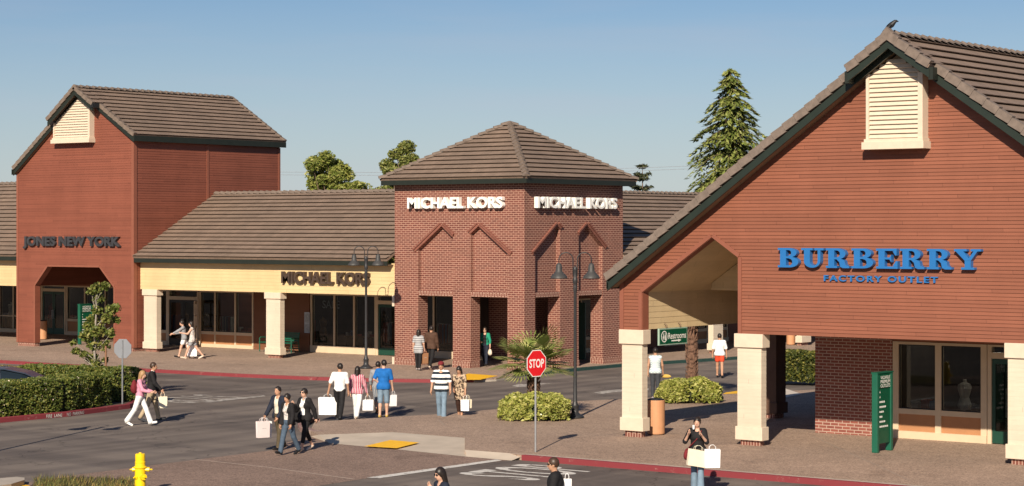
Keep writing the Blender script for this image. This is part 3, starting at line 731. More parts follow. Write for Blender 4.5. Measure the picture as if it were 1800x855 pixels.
# hood over the louvre
mb = MB(); k = .34
tiles(mb, slope_frame((pkX + 1.3, 0, 12.42 - 1.3 * math.tan(pitch_r) + .03), (0, 1, 0), (-1, 0, 0), pitch_r), [(65.95, 0), (66.6, 0), (66.6, 1.3 / math.cos(pitch_r)), (65.95, 1.3 / math.cos(pitch_r))])
tiles(mb, slope_frame((pkX - 1.95, 0, 12.42 - 1.95 * math.tan(pitch_l) + .03), (0, -1, 0), (1, 0, 0), pitch_l), [(-66.6, 0), (-65.95, 0), (-65.95, 1.95 / math.cos(pitch_l)), (-66.6, 1.95 / math.cos(pitch_l))])
part(jn, mb, 'hood', TJ)
RIDGET = mat('ridge_tile', (.165, .125, .098), .8, .25, 6, .2)
mb = MB(); caps(mb, (pkX, 66.0, 12.47), (pkX, 76.45, 12.47), m=0); part(jn, mb, 'ridge_tiles', RIDGET)
for (x0, z0, x1, z1, y) in ((-80.98, 8.74, pkX - 1.95, 12.42 - 1.95 * math.tan(pitch_l), 66.36), (pkX - 1.95, 12.45 - 1.95 * math.tan(pitch_l), pkX, 12.46, 65.93), (-72.4, 10.15, pkX + 1.3, 12.42 - 1.3 * math.tan(pitch_r), 66.36), (pkX + 1.3, 12.45 - 1.3 * math.tan(pitch_r), pkX, 12.46, 65.93)):
    mb = MB(); rake(mb, (x0, y, z0), (x1, y, z1), (0, -1, 0), .17, .16, .38); part(jn, mb, 'barge_tiles', RIDGET)
mb = MB(); rake(mb, (-72.4, 76.52, 10.15), (pkX, 76.47, 12.44), (0, 1, 0), .17, .16, .38)
part(jn, mb, 'barge_tiles', RIDGET)
mb = MB()
for (x0, z0, x1, z1, y) in ((-80.94, 8.58, pkX, 12.28, 66.40), (-72.44, 10.0, pkX, 12.28, 66.40), (pkX - 1.9, 12.28 - 1.9 * math.tan(pitch_l), pkX, 12.29, 65.99), (pkX + 1.27, 12.28 - 1.27 * math.tan(pitch_r), pkX, 12.29, 65.99)):
    a, b = Vector((x0, y, z0)), Vector((x1, y, z1)); d = b - a; mb.obox(a + Vector((0, 0, -.22)), d, (0, .05, 0), (0, 0, .22))
mb.obox((-72.44, 66.40, 9.82), (.04, 0, 0), (0, 10.1, 0), (0, 0, .26)); mb.obox((-72.62, 66.5, 9.83), (.17, 0, 0), (0, 9.9, 0), (0, 0, .03))
mb.obox((-80.96, 66.32, 8.40), (.04, 0, 0), (0, 10.6, 0), (0, 0, .26))
part(jn, mb, 'fascia_board', GREEN)
mb = MB()
for (xa, za, xb, zb) in ((-80.9, 8.44, pkX, 12.06), (-72.45, 9.88, pkX, 12.06)):
    mb.poly([(xa, 66.41, za), (xb, 66.41, zb), (xb, 66.62, zb), (xa, 66.62, za)])
part(jn, mb, 'soffit', SOFFIT)
# louvred bay
def louvre(root, x0, x1, z0, pk, lz, rz_, y, depth, sp=.115, mtt=None):
    """x0..x1 wide, standing on z0, its top following the roof: left height lz, peak pk=(x,z), right height rz_"""
    mb = MB(); f = front(y); w = .13
    plate(mb, f, [(x0, z0), (x0 + w * .6, z0), (x0 + w * .6, lz + .05), (x0, lz)], thick=depth)
    plate(mb, f, [(x1 - w, z0), (x1, z0), (x1, rz_), (x1 - w, rz_ + .05)], thick=depth)
    mb.box(x0 - .07, x1 + .07, y - .10, y + depth, z0 - .23, z0 - .05); mb.box(x0 - .03, x1 + .03, y - .05, y + depth, z0 - .05, z0 + .03)
    fm = part(root, mb, 'louvre_frame', TRIMC)
    sb = MB(); z = z0 + .05
    while z < pk[1] - .12:
        a, b = x0 + w * .6, x1 - w
        if z > lz: a = max(a, x0 + (z + .05 - lz) / (pk[1] - lz) * (pk[0] - x0))
        if z > rz_: b = min(b, x1 - (z + .05 - rz_) / (pk[1] - rz_) * (x1 - pk[0]))
        if b - a > .05:
            sb.poly([(a, y + .02, z), (b, y + .02, z), (b, y + .085, z + sp * .95), (a, y + .085, z + sp * .95)])
            sb.poly([(a, y + .02, z), (a, y + .04, z - .01), (b, y + .04, z - .01), (b, y + .02, z)])
        z += sp
    sb.poly([(x0, y + .12, z0), (x1, y + .12, z0), (x1, y + .12, rz_), (pk[0], y + .12, pk[1]), (x0, y + .12, lz)], 1)
    part(root, sb, 'louvre', [TRIMC, mat('louvre_dark', (.16, .12, .08), .9)], fm)
louvre(jn, -77.9, -75.33, 10.06, (pkX, 12.02), 10.75, 11.52, 66.3, .3, .12)
mb = MB(); mb.box(pkX + 1.12, pkX + 1.34, 65.95, 66.4, 11.42, 11.62); part(jn, mb, 'bracket', BLACK)
# storefront of this building and its neighbour wing
fst = front(74.9)
door(jn, fst, -89.0, -87.0, 2.75, leafm=DOORG)
window(jn, fst, -86.95, -82.2, 1.0, 2.75, mull=(-85.5, -83.9))
window(jn, fst, -82.1, -77.6, 1.0, 2.75, mull=(-80.5, -79.1))
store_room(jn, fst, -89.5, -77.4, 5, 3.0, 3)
mb = MB(); mb.box(-89.6, -77.3, 74.88, 75.05, 2.75, 4.0); part(jn, mb, 'head_wall', DARKW)
letters('store_sign', 'JONES NEW YORK', fj, -80.29, 4.83, 6.85, .60, .13, SLATE, 'dark JONES NEW YORK lettering on the tall red gabled store', offset=.042, spacing=1.0)

# ---------------------------------------------------------------- low wing left of it
lw = building('low_wing', (-96, 71, 0), 'low cream shop wing at the left edge, beyond the tall red gabled store')
def low_front(root, fr, u0, u1, tile, zridge=7.48, half=5.35, ov=.5, uend0=None, uend1=None, dirh=(0, 1, 0), back=True):
    mb = MB(); siding(mb, fr, [(u0, 3.0), (u1, 3.0), (u1, 4.34), (u0, 4.34)], z0=3.0, expo=.15, lip=.010, thick=.3); part(root, mb, 'fascia_wall', FCREAM)
    a0 = u0 if uend0 is None else uend0; a1 = u1 if uend1 is None else uend1
    rise = zridge - 4.52; pitch = math.atan2(rise, half); Ls = math.hypot(rise, half)
    fs = slope_frame(fr.p(0, 4.52, ov), fr.U, -fr.N, pitch)
    mb = MB(); tiles(mb, fs, [(a0, 0), (a1, 0), (a1, Ls), (a0, Ls)])
    if back:
        fb = slope_frame(fr.p(0, 4.52, ov - 2 * half), -fr.U, fr.N, pitch); tiles(mb, fb, [(-a1, 0), (-a0, 0), (-a0, Ls), (-a1, Ls)])
    rf = part(root, mb, 'roof', tile)
    mb = MB(); caps(mb, fr.p(a0, zridge + .03, ov - half), fr.p(a1, zridge + .03, ov - half)); part(root, mb, 'ridge_tiles', RIDGET, rf)
    mb = MB(); mb.obox(fr.p(a0 + .01, 4.24, ov - .06), fr.U * (a1 - a0 - .02), fr.N * -.05, fr.V * .24); part(root, mb, 'fascia_board', GREEN)
    mb = MB(); mb.obox(fr.p(a0 + .02, 4.26, ov - .115), fr.U * (a1 - a0 - .04), fr.N * -(ov - .13), fr.V * .03); part(root, mb, 'soffit', SOFFIT)
    return pitch
PIT = math.atan2(3.03, 5.35)
TMK = tile_mat('roof_tiles_wing', 0, 4.52, .36 * math.sin(PIT)); TRW = tile_mat('roof_tiles_side_wing', 1, 4.52, .36 * math.sin(PIT))
low_front(lw, front(67.0), -110, JX0 - .02, TMK, zridge=8.15)
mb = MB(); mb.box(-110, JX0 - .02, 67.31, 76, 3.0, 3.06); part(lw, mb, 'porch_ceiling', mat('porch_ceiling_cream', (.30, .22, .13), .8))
window(lw, fst, -97, -92.6, .45, 2.85, mull=(-95.5, -94), panel=False); window(lw, fst, -92.5, -89.1, .45, 2.85, mull=(-91.3, -90.2), panel=False)
mb = MB(); mb.obox((-97, 74.87, 1.0), (7.9, 0, 0), (0, .02, 0), (0, 0, .05)); part(lw, mb, 'transom', FRAMEC)
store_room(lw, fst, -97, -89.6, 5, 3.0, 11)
mb = MB(); mb.box(-110, -89.6, 74.9, 75.05, 2.85, 3.2); mb.box(-110, -97.05, 74.9, 75.05, .1, 2.85); part(lw, mb, 'wall', DARKW)

# ---------------------------------------------------------------- low cream shop between the gabled store and the tower
mk = building('low_shop', (-65, 71, 0), 'long low cream shop with brown lettering between the red gabled store and the brick tower')
f67 = front(67.0)
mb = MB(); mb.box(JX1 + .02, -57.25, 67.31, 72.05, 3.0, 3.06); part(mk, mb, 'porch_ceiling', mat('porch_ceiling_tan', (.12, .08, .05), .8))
low_front(mk, f67, JX1 + .02, -57.2, TMK, uend0=JX1 + .03, uend1=-57.23)
column(mk, f67, -72.45, -71.5, .32, 3.0, (.27, .58, 2.72), CCREAM)
column(mk, f67, -64.66, -63.72, .32, 3.0, (.27, .58, 2.72), CCREAM)
mb = MB(); mb.obox((-57.32, 66.97, 2.55), (.11, 0, 0), (0, .3, 0), (0, 0, .45)); mb.obox((-57.32, 66.97, .13), (.11, 0, 0), (0, .3, 0), (0, 0, .3)); part(mk, mb, 'pilaster', TRIMC)
fs2 = Fr((.8, 71.3, 0), (1, 0, 0), (0, 0, 1), (0, -1, 0))
window(mk, fs2, -77.4, -76.2, .85, 2.82)
door(mk, fs2, -76.2, -74.05, 2.82, head=2.35, leafm=mat('door_black', (.015, .014, .013), .4))
window(mk, fs2, -74.0, -70.4, .88, 2.82, mull=(-72.95, -71.6), board=.16)
mb = MB(); siding(mb, fs2, [(-70.36, .1), (-66.82, .1), (-66.82, 3.0), (-70.36, 3.0)], z0=.13, expo=.15, lip=.008, thick=.15, back=False); part(mk, mb, 'wall', siding_mat('brown_siding', (.19, .08, .04), .15, .13, .04))
window(mk, fs2, -66.76, -62.78, .44, 2.82, mull=(-65.3, -64.1), panel=False, board=.31)
door(mk, fs2, -62.78, -60.35, 2.82, head=2.42)
window(mk, fs2, -60.3, -57.6, .44, 2.9, mull=(-59.45,), panel=False, board=.31)
mb = MB(); mb.box(-76.7, -57.0, 71.32, 71.45, 2.82, 3.0); part(mk, mb, 'head_wall', DARKW)
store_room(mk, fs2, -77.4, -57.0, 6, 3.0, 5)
# open door leaf at the entrance
mb = MB(); ax = Vector((.62, -.78, 0)); o_ = Vector((-73.3, 71.2, .15))
for a, b, c, d_ in ((0, .12, 0, 2.2), (.80, .92, 0, 2.2), (.12, .80, 0, .35), (.12, .80, 2.05, 2.2), (.12, .80, .9, .97), (.12, .80, 1.45, 1.52), (.43, .49, .97, 1.45), (.43, .49, 1.52, 2.05)):
    mb.obox(o_ + ax * a + Vector((0, 0, c)), ax * (b - a), Vector((.78, .62, 0)) * .05, (0, 0, d_ - c))
part(mk, mb, 'open_door', TRIMC)
letters('store_sign', 'MICHAEL KORS', f67, -63.55, 3.42, 5.05, .52, .16, BRONZE, 'brown MICHAEL KORS lettering on the cream fascia of the low shop', offset=.028, spacing=1.0)
# sale poster and notice in the shop
def flat_text(root, body, fr, u0, v0, w, h, n, m, name='lettering', sub=None):
    me = text_mesh(body, 0, .012); vs_ = np.array([v.co for v in me.vertices]); lo, hi = vs_.min(0), vs_.max(0)
    vv = [tuple(fr.p(u0 + (p[0] - lo[0]) / (hi[0] - lo[0]) * w, v0 + (p[1] - lo[1]) / (hi[1] - lo[1]) * h, n)) for p in vs_]
    fs = [tuple(p.vertices) for p in me.polygons]; bpy.data.meshes.remove(me)
    o = mesh_obj(name, vv, fs, m, sub or root)
    if sub is None and root is not None: o.location = -Vector(root.location)
    return o
flat_text(mk, 'SALE', fs2, -66.15, 2.15, 1.05, .36, -.15, mat('poster_grey', (.42, .42, .40), .6), 'poster_lettering')

# ---------------------------------------------------------------- brick corner tower
tw = building('brick_tower', (-53.8, 70.5, 0), 'square red brick corner tower with pointed recessed panels and white lettering')
TX0, TX1, TY0, TY1, TZ = -57.2, -50.42, 67.0, 73.95, 7.62
def tower_face(fr, a, b, op1, op2, pk1, pk2, mirror=False):
    """one face: two door openings, each under a shallow recess with a pointed head"""
    d = .19
    p1 = [(op1[0], 3.03), (op1[1], 3.03), (op1[1], pk1[2]), (pk1[0], pk1[1]), (op1[0], pk1[3])]
    p2 = [(op2[0], 3.03), (op2[1], 3.03), (op2[1], pk2[2]), (pk2[0], pk2[1]), (op2[0], pk2[3])]
    mb = MB()
    outer = [(a, .38), (op1[0], .38), (op1[0], pk1[3]), (pk1[0], pk1[1]), (op1[1], pk1[2]), (op1[1], .38), (op2[0], .38), (op2[0], pk2[3]), (pk2[0], pk2[1]), (op2[1], pk2[2]), (op2[1], .38), (b, .38), (b, TZ), (a, TZ)]
    plate(mb, fr, outer, thick=.62)
    for p in (p1, p2): plate(mb, fr, [(u, v if v > 3.1 else 3.23) for u, v in p], n=-d, thick=.5)
    part(tw, mb, 'wall', BRICK)
    for p in (p1, p2):
        mb = MB(); mb.obox(fr.p(p[0][0], 3.03, -.02), fr.U * (p[1][0] - p[0][0]), fr.N * -.55, fr.V * .20); part(tw, mb, 'lintel', SOLDIER)
    for x0, x1 in ((a, op1[0]), (op1[1], op2[0]), (op2[1], b)):
        mb = MB(); mb.obox(fr.p(x0, .11, .035 - .002 * (fr is frt_)), fr.U * (x1 - x0 + (.034 if x1 == b and fr is not frt_ else 0)), fr.N * -.66, fr.V * .27); part(tw, mb, 'pier_foot', SOLDIER)
    cbm = mat('corbel_brick', (.20, .075, .052), .85, .2, 7, .3)
    for op, pk, e in ((op1, pk1, (-.16, 0)), (op2, pk2, (0, .16))):
        mb = MB()
        for (u0, v0, u1, v1) in ((op[0] + e[0], pk[3] + e[0] * .75, pk[0], pk[1]), (op[1] + e[1], pk[2] - e[1] * .75, pk[0], pk[1])):
            A, B_ = fr.p(u0, v0, 0), fr.p(u1, v1, 0); dd = B_ - A; t = dd.normalized(); up = fr.N.cross(t); up = up if up.z > 0 else -up
            mb.obox(A + fr.N * .002, dd, up * .12, fr.N * .045); mb.obox(A + up * .10 + fr.N * .003, dd, up * .07, fr.N * .085)
        part(tw, mb, 'corbel', cbm)
ft = front(TY0); frt_ = side(TX1)
tower_face(ft, TX0, TX1 - .003, (-55.93, -54.08), (-53.16, -51.27), (-54.65, 5.90, 5.45, 4.93), (-52.72, 5.90, 4.83, 5.57))
frt = frt_
tower_face(frt, TY0 + .003, TY1, (67.72, 69.42), (70.72, 72.45), (69.2, 5.92, 5.76, 4.87), (71.3, 5.92, 5.06, 5.52))
mb = MB()
plate(mb, Fr((0, TY1, 0), (-1, 0, 0), (0, 0, 1), (0, 1, 0)), [(-TX1 + .01, 3.1), (-TX0, 3.1), (-TX0, TZ), (-TX1 + .01, TZ)], thick=.3)
plate(mb, Fr((TX0, 0, 0), (0, -1, 0), (0, 0, 1), (-1, 0, 0)), [(-TY1, 3.1), (-TY0 - .62, 3.1), (-TY0 - .62, TZ), (-TY1, TZ)], thick=.3)
mb.box(-57.0, -54.6, 72.1, 72.3, .1, 3.1); mb.box(-54.6, -54.4, 72.1, 74.6, .1, 3.1); mb.box(-51.1, TX1 - .01, TY1 - .62, TY1 - .01, .38, 3.1)
part(tw, mb, 'rear_wall', BRICK)
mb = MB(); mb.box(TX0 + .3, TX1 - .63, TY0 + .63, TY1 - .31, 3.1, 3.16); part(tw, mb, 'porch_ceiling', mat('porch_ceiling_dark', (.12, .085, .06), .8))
mb = MB(); mb.box(-54.3, -52.6, 74.25, 74.33, .13, 2.6); part(tw, mb, 'door', DOORG)
# pyramid roof
cx, cy = (TX0 + TX1) / 2, (TY0 + TY1) / 2; ov = .45; ze, za = 7.86, 10.25
TT0 = tile_mat('roof_tiles_tower_front', 0, ze, .36 * math.sin(math.atan2(za - ze, (TY1 - TY0) / 2 + ov))); TT1 = tile_mat('roof_tiles_tower_side', 1, ze, .36 * math.sin(math.atan2(za - ze, (TX1 - TX0) / 2 + ov)))
def pyr(mbx, O, U, H, half, run, c):
    pitch = math.atan2(za - ze, run); Ls = math.hypot(za - ze, run); f = slope_frame(O, U, H, pitch)
    tiles(mbx, f, [(c - half, 0), (c + half, 0), (c, Ls)])
hx, hy = (TX1 - TX0) / 2 + ov, (TY1 - TY0) / 2 + ov
mb = MB(); pyr(mb, (0, TY0 - ov, ze), (1, 0, 0), (0, 1, 0), hx, hy, cx); pyr(mb, (0, TY1 + ov, ze), (-1, 0, 0), (0, -1, 0), hx, hy, -cx); rf = part(tw, mb, 'roof', TT0)
mb = MB(); pyr(mb, (TX1 + ov, 0, ze), (0, 1, 0), (-1, 0, 0), hy, hx, cy); pyr(mb, (TX0 - ov, 0, ze), (0, -1, 0), (1, 0, 0), hy, hx, -cy); part(tw, mb, 'roof_side', TT1, rf)
mb = MB()
for sx in (-1, 1):
    for sy in (-1, 1): caps(mb, (cx + sx * hx, cy + sy * hy, ze + .05), (cx, cy, za + .06), w=.16, step=.36)
part(tw, mb, 'hip_tiles', RIDGET, rf)
mb = MB()
o0, o1, p0, p1 = cx - hx + .04, cx + hx - .04, cy - hy + .04, cy + hy - .04
mb.box(o0, o1, p0, p0 + .05, 7.60, 7.83); mb.box(o0, o1, p1 - .05, p1, 7.60, 7.83); mb.box(o0, o0 + .05, p0 + .051, p1 - .051, 7.60, 7.83); mb.box(o1 - .05, o1, p0 + .051, p1 - .051, 7.60, 7.83)
mb.box(o0 + .051, o1 - .051, p0 + .051, p1 - .051, 7.625, 7.66)
part(tw, mb, 'fascia_board', GREEN)
letters('store_sign', 'MICHAEL KORS', ft, -56.33, 6.62, 4.98, .46, .20, IVORY, 'white MICHAEL KORS lettering on the left face of the brick tower', offset=.028, spacing=1.0, n0=.03)
letters('store_sign', 'MICHAEL KORS', frt, 67.62, 6.62, 5.6, .46, .20, IVORY, 'white MICHAEL KORS lettering on the right face of the brick tower', offset=.028, spacing=1.0, n0=.03)

# ---------------------------------------------------------------- wing running back from the tower
rw = building('side_wing', (-55, 95, 0), 'low cream wing with tiled roof running back behind the brick tower')
frw = side(-50.6)
low_front(rw, frw, TY1 + .02, 122, TRW)
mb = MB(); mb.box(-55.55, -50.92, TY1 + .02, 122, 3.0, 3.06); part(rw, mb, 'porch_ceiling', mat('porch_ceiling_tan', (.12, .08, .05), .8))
for y in (81.45, 89.5, 97.5, 105.5): column(rw, frw, y, y + .92, .32, 3.0, (.27, .58, 2.72), CCREAM)
mb = MB(); mb.box(-50.95, -50.62, TY1 + .06, TY1 + .5, .13, 3.0); part(rw, mb, 'pilaster', TRIMC)
frs = side(-55.6)
mb = MB(); siding(mb, frs, [(74.6, .1), (122, .1), (122, 3.05), (74.6, 3.05)], z0=.13, expo=.15, lip=.008, thick=.15, holes=[[(76.2, .2), (82.4, .2), (82.4, 2.6), (76.2, 2.6)], [(85, .2), (91, .2), (91, 2.6), (85, 2.6)]], back=False); part(rw, mb, 'wall', siding_mat('maroon_siding', (.20, .075, .045), .15, .13, .04))
window(rw, frs, 76.25, 82.35, .85, 2.6, mull=(78.2, 80.3)); window(rw, frs, 85.05, 90.95, .85, 2.6, mull=(87, 89))
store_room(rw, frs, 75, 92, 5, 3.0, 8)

# ---------------------------------------------------------------- big gabled store on the right
bb = building('gabled_store', (-24.1, 54, 0), 'large red gabled store with blue lettering and an open peaked passage on its left')
YF = 47.5; fb = front(YF); BX0, BX1 = -32.46, -15.8; BP = math.atan(.703); bpx, bpz = -24.0, 10.22
mb = MB()
outer = [(BX0, 3.05), (-31.74, 3.05), (-31.74, 4.07), (-29.53, 5.57), (-28.72, 5.04), (-28.72, 3.05), (BX1, 3.05), (BX1, 4.38), (bpx, bpz), (BX0, 4.38)]
siding(mb, fb, outer, z0=3.05, expo=.092, lip=.020, thick=.27)
part(bb, mb, 'wall', BRED)
mb = MB()
mb.obox((BX0 - .012, YF - .034, 3.05), (.13, 0, 0), (0, .03, 0), (0, 0, 1.30))
for q in (((-31.74, 3.05), (-31.74, 4.07)), ((-31.74, 4.07), (-29.53, 5.57)), ((-29.53, 5.57), (-28.72, 5.04)), ((-28.72, 5.04), (-28.72, 3.05))):
    a, b = Vector((q[0][0], YF - .036, q[0][1])), Vector((q[1][0], YF - .036, q[1][1])); d = b - a; nrm = Vector((0, -1, 0)).cross(d.normalized())
    mb.obox(a, d, nrm * .11, (0, .03, 0))
    mb.obox(a + Vector((0, .031, 0)) - nrm * .012, d, nrm * .011, (0, .285, 0))
part(bb, mb, 'arch_trim', TRIMR)
# passage: side wall, boarded vault, cross bulkhead
CIN = siding_mat('passage_boards', (.60, .46, .27), .155, 3.06, .04)
mb = MB()
fi = side(-31.74)
siding(mb, fi, [(YF + .28, 3.06), (56.4, 3.06), (56.4, 4.07), (YF + .28, 4.07)], z0=3.06, expo=.155, lip=.008, thick=.6)
vp = math.atan2(1.5, 2.21)
fv = Fr((-31.74, 0, 4.07), (0, 1, 0), (math.cos(vp), 0, math.sin(vp)), (math.sin(vp), 0, -math.cos(vp)))
siding(mb, fv, [(YF + .28, 0), (56.4, 0), (56.4, 2.67), (YF + .28, 2.67)], z0=0, expo=.155, lip=.006, thick=.05)
mb.obox((-29.53, YF + .28, 5.57), (.81, 0, -.53), (0, 8.8, 0), (0, 0, .04)); mb.obox((-28.715, YF + .28, 3.06), (.02, 0, 0), (0, 3.9, 0), (0, 0, 2.0))
part(bb, mb, 'passage_lining', CIN)
mb = MB(); fk = front(50.55)
siding(mb, fk, [(-31.44, 4.09), (-28.75, 4.09), (-28.75, 5.0), (-29.53, 5.54), (-31.44, 4.26)], z0=4.09, expo=.155, lip=.008, thick=.2); mb.box(-31.44, -28.75, 50.52, 50.55, 4.07, 4.15)
part(bb, mb, 'bulkhead', CIN)
column(bb, fb, -32.46, -31.70, .30, 3.05, (.30, .66, 2.66), CCREAM)
column(bb, fb, -28.80, -27.98, .30, 3.05, (.27, .62, 2.69), CCREAM)
column(bb, fb, -21.24, -20.42, .30, 3.05, (.27, .62, 2.69), CCREAM)
column(bb, front(54.7), -32.40, -31.72, .62, 2.95, (.27, .60, 2.66), mat('column_brown', (.10, .052, .032), .7), mat('column_brown_trim', (.10, .052, .032), .7))
# store body
fsb = front(51.7)
mb = MB()
plate(mb, fsb, [(-28.78, .11), (-26.42, .11), (-26.42, 3.06), (-28.78, 3.06)], thick=.25)
plate(mb, Fr((-28.78, 0, 0), (0, -1, 0), (0, 0, 1), (-1, 0, 0)), [(-63, .11), (-51.95, .11), (-51.95, 5.0), (-63, 5.0)], thick=.25)
part(bb, mb, 'brick_wall', brick_mat('store_brick', (.27, .082, .055), (.20, .058, .042), (.46, .33, .26)))
window(bb, fsb, -26.40, -23.66, .93, 2.74, mull=(-25.06,), fw=.17, board=.20)
door(bb, fsb, -23.64, -21.2, 2.74, head=2.38)
window(bb, fsb, -21.15, -16, .93, 2.74, mull=(-19.4, -17.7), fw=.17)
mb = MB(); mb.box(-26.42, -15.9, 51.72, 51.9, 2.74, 3.06); part(bb, mb, 'head_wall', DARKW)
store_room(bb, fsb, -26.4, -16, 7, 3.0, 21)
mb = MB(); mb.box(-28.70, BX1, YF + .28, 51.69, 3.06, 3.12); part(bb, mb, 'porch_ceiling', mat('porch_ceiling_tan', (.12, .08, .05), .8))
# roof
YR0, YR1 = 47.02, 62.5; eX = 8.66; zr = 10.55; zE = zr - eX * math.tan(BP); LB = eX / math.cos(BP)
TB = tile_mat('roof_tiles_gabled_right', 1, zE, .36 * math.sin(BP), (.228, .160, .119))
mb = MB()
fR = slope_frame((bpx + eX, 0, zE), (0, 1, 0), (-1, 0, 0), BP); fL = slope_frame((bpx - eX, 0, zE), (0, -1, 0), (1, 0, 0), BP)
tiles(mb, fR, [(YR0, 0), (YR1, 0), (YR1, LB), (YR0, LB)]); tiles(mb, fL, [(-YR1, 0), (-YR0, 0), (-YR0, LB), (-YR1, LB)])
rf = part(bb, mb, 'roof', TB)
mb = MB(); hw = 1.15; lh = hw / math.cos(BP); zh = zr + .035
tiles(mb, slope_frame((bpx + hw, 0, zh - hw * math.tan(BP)), (0, 1, 0), (-1, 0, 0), BP), [(46.70, 0), (47.4, 0), (47.4, lh), (46.70, lh)])
tiles(mb, slope_frame((bpx - hw, 0, zh - hw * math.tan(BP)), (0, -1, 0), (1, 0, 0), BP), [(-47.4, 0), (-46.70, 0), (-46.70, lh), (-47.4, lh)])
part(bb, mb, 'hood', TB)
RWARM = mat('ridge_tile_warm', (.165, .128, .105), .8, .22, 6, .2)
mb = MB(); caps(mb, (bpx, 46.75, zr + .07), (bpx, YR1, zr + .07)); part(bb, mb, 'ridge_tiles', RWARM, rf)
for s in (-1, 1):
    mb = MB()
    rake(mb, (bpx + s * eX, YR0 - .02, zE + .05), (bpx + s * hw, YR0 - .02, zr + .05 - hw * math.tan(BP)), (0, -1, 0), .19, .2, .40)
    rake(mb, (bpx + s * hw, 46.68, zh + .04 - hw * math.tan(BP)), (bpx, 46.68, zh + .04), (0, -1, 0), .19, .2, .40); part(bb, mb, 'barge_tiles', RWARM, rf)
mb = MB()
plate(mb, front(46.672), [(bpx - .30, zh - .36), (bpx, zh - .15), (bpx + .30, zh - .36), (bpx + .16, zh + .0), (bpx, zh + .17), (bpx - .16, zh + .0)], thick=.2)
part(bb, mb, 'apex_tile', RWARM, rf)
mb = MB()
for s in (-1, 1):
    a, b = Vector((bpx + s * (eX - .06), 47.05, zE - .14)), Vector((bpx, 47.05, zr - .14 - .06 * math.tan(BP))); mb.obox(a + Vector((0, 0, -.21)), b - a, (0, .06, 0), (0, 0, .21))
    a, b = Vector((bpx + s * (hw - .04), 46.74, zh - .14 - (hw - .04) * math.tan(BP))), Vector((bpx, 46.74, zh - .14)); mb.obox(a + Vector((0, 0, -.21)), b - a, (0, .06, 0), (0, 0, .21))
mb.obox((bpx - eX + .04, 47.05, zE - .30), (.05, 0, 0), (0, 15.3, 0), (0, 0, .22))
part(bb, mb, 'fascia_board', mat('green_board', (.014, .022, .016), .5, .12))
mb = MB()
for s in (-1, 1):
    xa, za_, xb, zb = bpx + s * (eX - .08), zE - .28, bpx, zr - .28 - .08 * math.tan(BP)
    mb.poly([(xa, 47.06, za_), (xb, 47.06, zb), (xb, 47.52, zb), (xa, 47.52, za_)])
part(bb, mb, 'soffit', SOFFIT)
for s in (-1, 1):
    mb = MB(); mb.box(*sorted((bpx + s * 1.08, bpx + s * 1.20)), 46.76, 47.04, zh - 1.15 * math.tan(BP) - .36, zh - 1.15 * math.tan(BP) - .06); part(bb, mb, 'hood_return', GREEN)
louvre(bb, -24.83, -23.28, 8.0, (bpx, 10.12), 9.60, 9.62, 47.18, .32, .115)
# vault roof closed behind, so nothing shines through
mb = MB(); mb.poly([(BX0, 62.4, 3), (BX1, 62.4, 3), (BX1, 62.4, 4.4), (bpx, 62.4, 10.4), (BX0, 62.4, 4.4)]); part(bb, mb, 'rear_gable', BRED)

# blue slab-serif lettering
def arc(cx, cy, rx, ry, a0, a1, n=14): return [(cx + rx * math.cos(R(a0 + (a1 - a0) * i / n)), cy + ry * math.sin(R(a0 + (a1 - a0) * i / n))) for i in range(n + 1)]
def bowl(cx, cy, rx, ry, ix, iy): return arc(cx, cy, rx, ry, -90, 90) + arc(cx, cy, ix, iy, 90, -90)
def rc(a, b, c, d): return [(a, b), (c, b), (c, d), (a, d)]
GL = {
 'B': (.98, [rc(.10, .1, .36, .9), rc(0, 0, .52, .11), rc(0, .89, .50, 1), rc(.36, .47, .52, .57), bowl(.48, .755, .36, .245, .12, .135), bowl(.50, .28, .42, .28, .15, .175)]),
 'U': (1.02, [rc(.12, .34, .38, .9), rc(0, .89, .50, 1), rc(.72, .34, .84, .9), rc(.58, .89, .98, 1), arc(.48, .34, .36, .34, 180, 360) + arc(.55, .34, .17, .22, 360, 180)]),
 'R': (1.04, [rc(.10, .1, .36, .9), rc(0, 0, .48, .11), rc(0, .89, .50, 1), rc(.36, .44, .52, .54), bowl(.48, .72, .37, .28, .13, .165), [(.46, .46), (.66, .46), (.80, .38), (.84, .18), (.90, .11), (1.0, .11), (1.0, 0), (.74, 0), (.62, .06), (.58, .30), (.46, .44)]]),
 'E': (.94, [rc(.10, .1, .36, .9), rc(0, 0, .90, .11), rc(0, .89, .86, 1), [(.78, .89), (.86, .89), (.86, .66), (.80, .66), (.70, .86)], [(.80, .11), (.70, .13), (.83, .38), (.90, .38), (.90, .11)], rc(.36, .46, .58, .56), [(.54, .51), (.64, .70), (.64, .32)]]),
 'Y': (1.05, [rc(.42, .1, .66, .46), rc(.28, 0, .80, .11), rc(0, .89, .50, 1), rc(.66, .89, 1.06, 1), [(.06, .895), (.36, .895), (.66, .44), (.42, .44)], [(.78, .895), (.93, .895), (.66, .42), (.55, .50)]]),
}
sg = empty('store_sign', fb.p(-24.6, 4.8, 0), 0, 'large blue slab-serif BURBERRY lettering on the red gable wall', 'sign')
tot = sum(GL[c][0] for c in 'BURBERRY') + 7 * .06; k = 5.62 / tot; u = -27.44
for c in 'BURBERRY':
    w, pieces = GL[c]; mb = MB()
    for i, pc in enumerate(pieces):
        plate(mb, fb, [(u + x * k, 4.80 + y * .50) for x, y in pc], n=.17 + i * .0012, thick=.15)
    part(sg, mb, 'letter', BLUE); u += (w + .06) * k
letters('store_sign', 'FACTORY OUTLET', fb, -26.16, 4.46, 3.16, .155, .05, BLUE, 'small blue FACTORY OUTLET line beneath the big blue lettering', offset=.02, spacing=1.25)

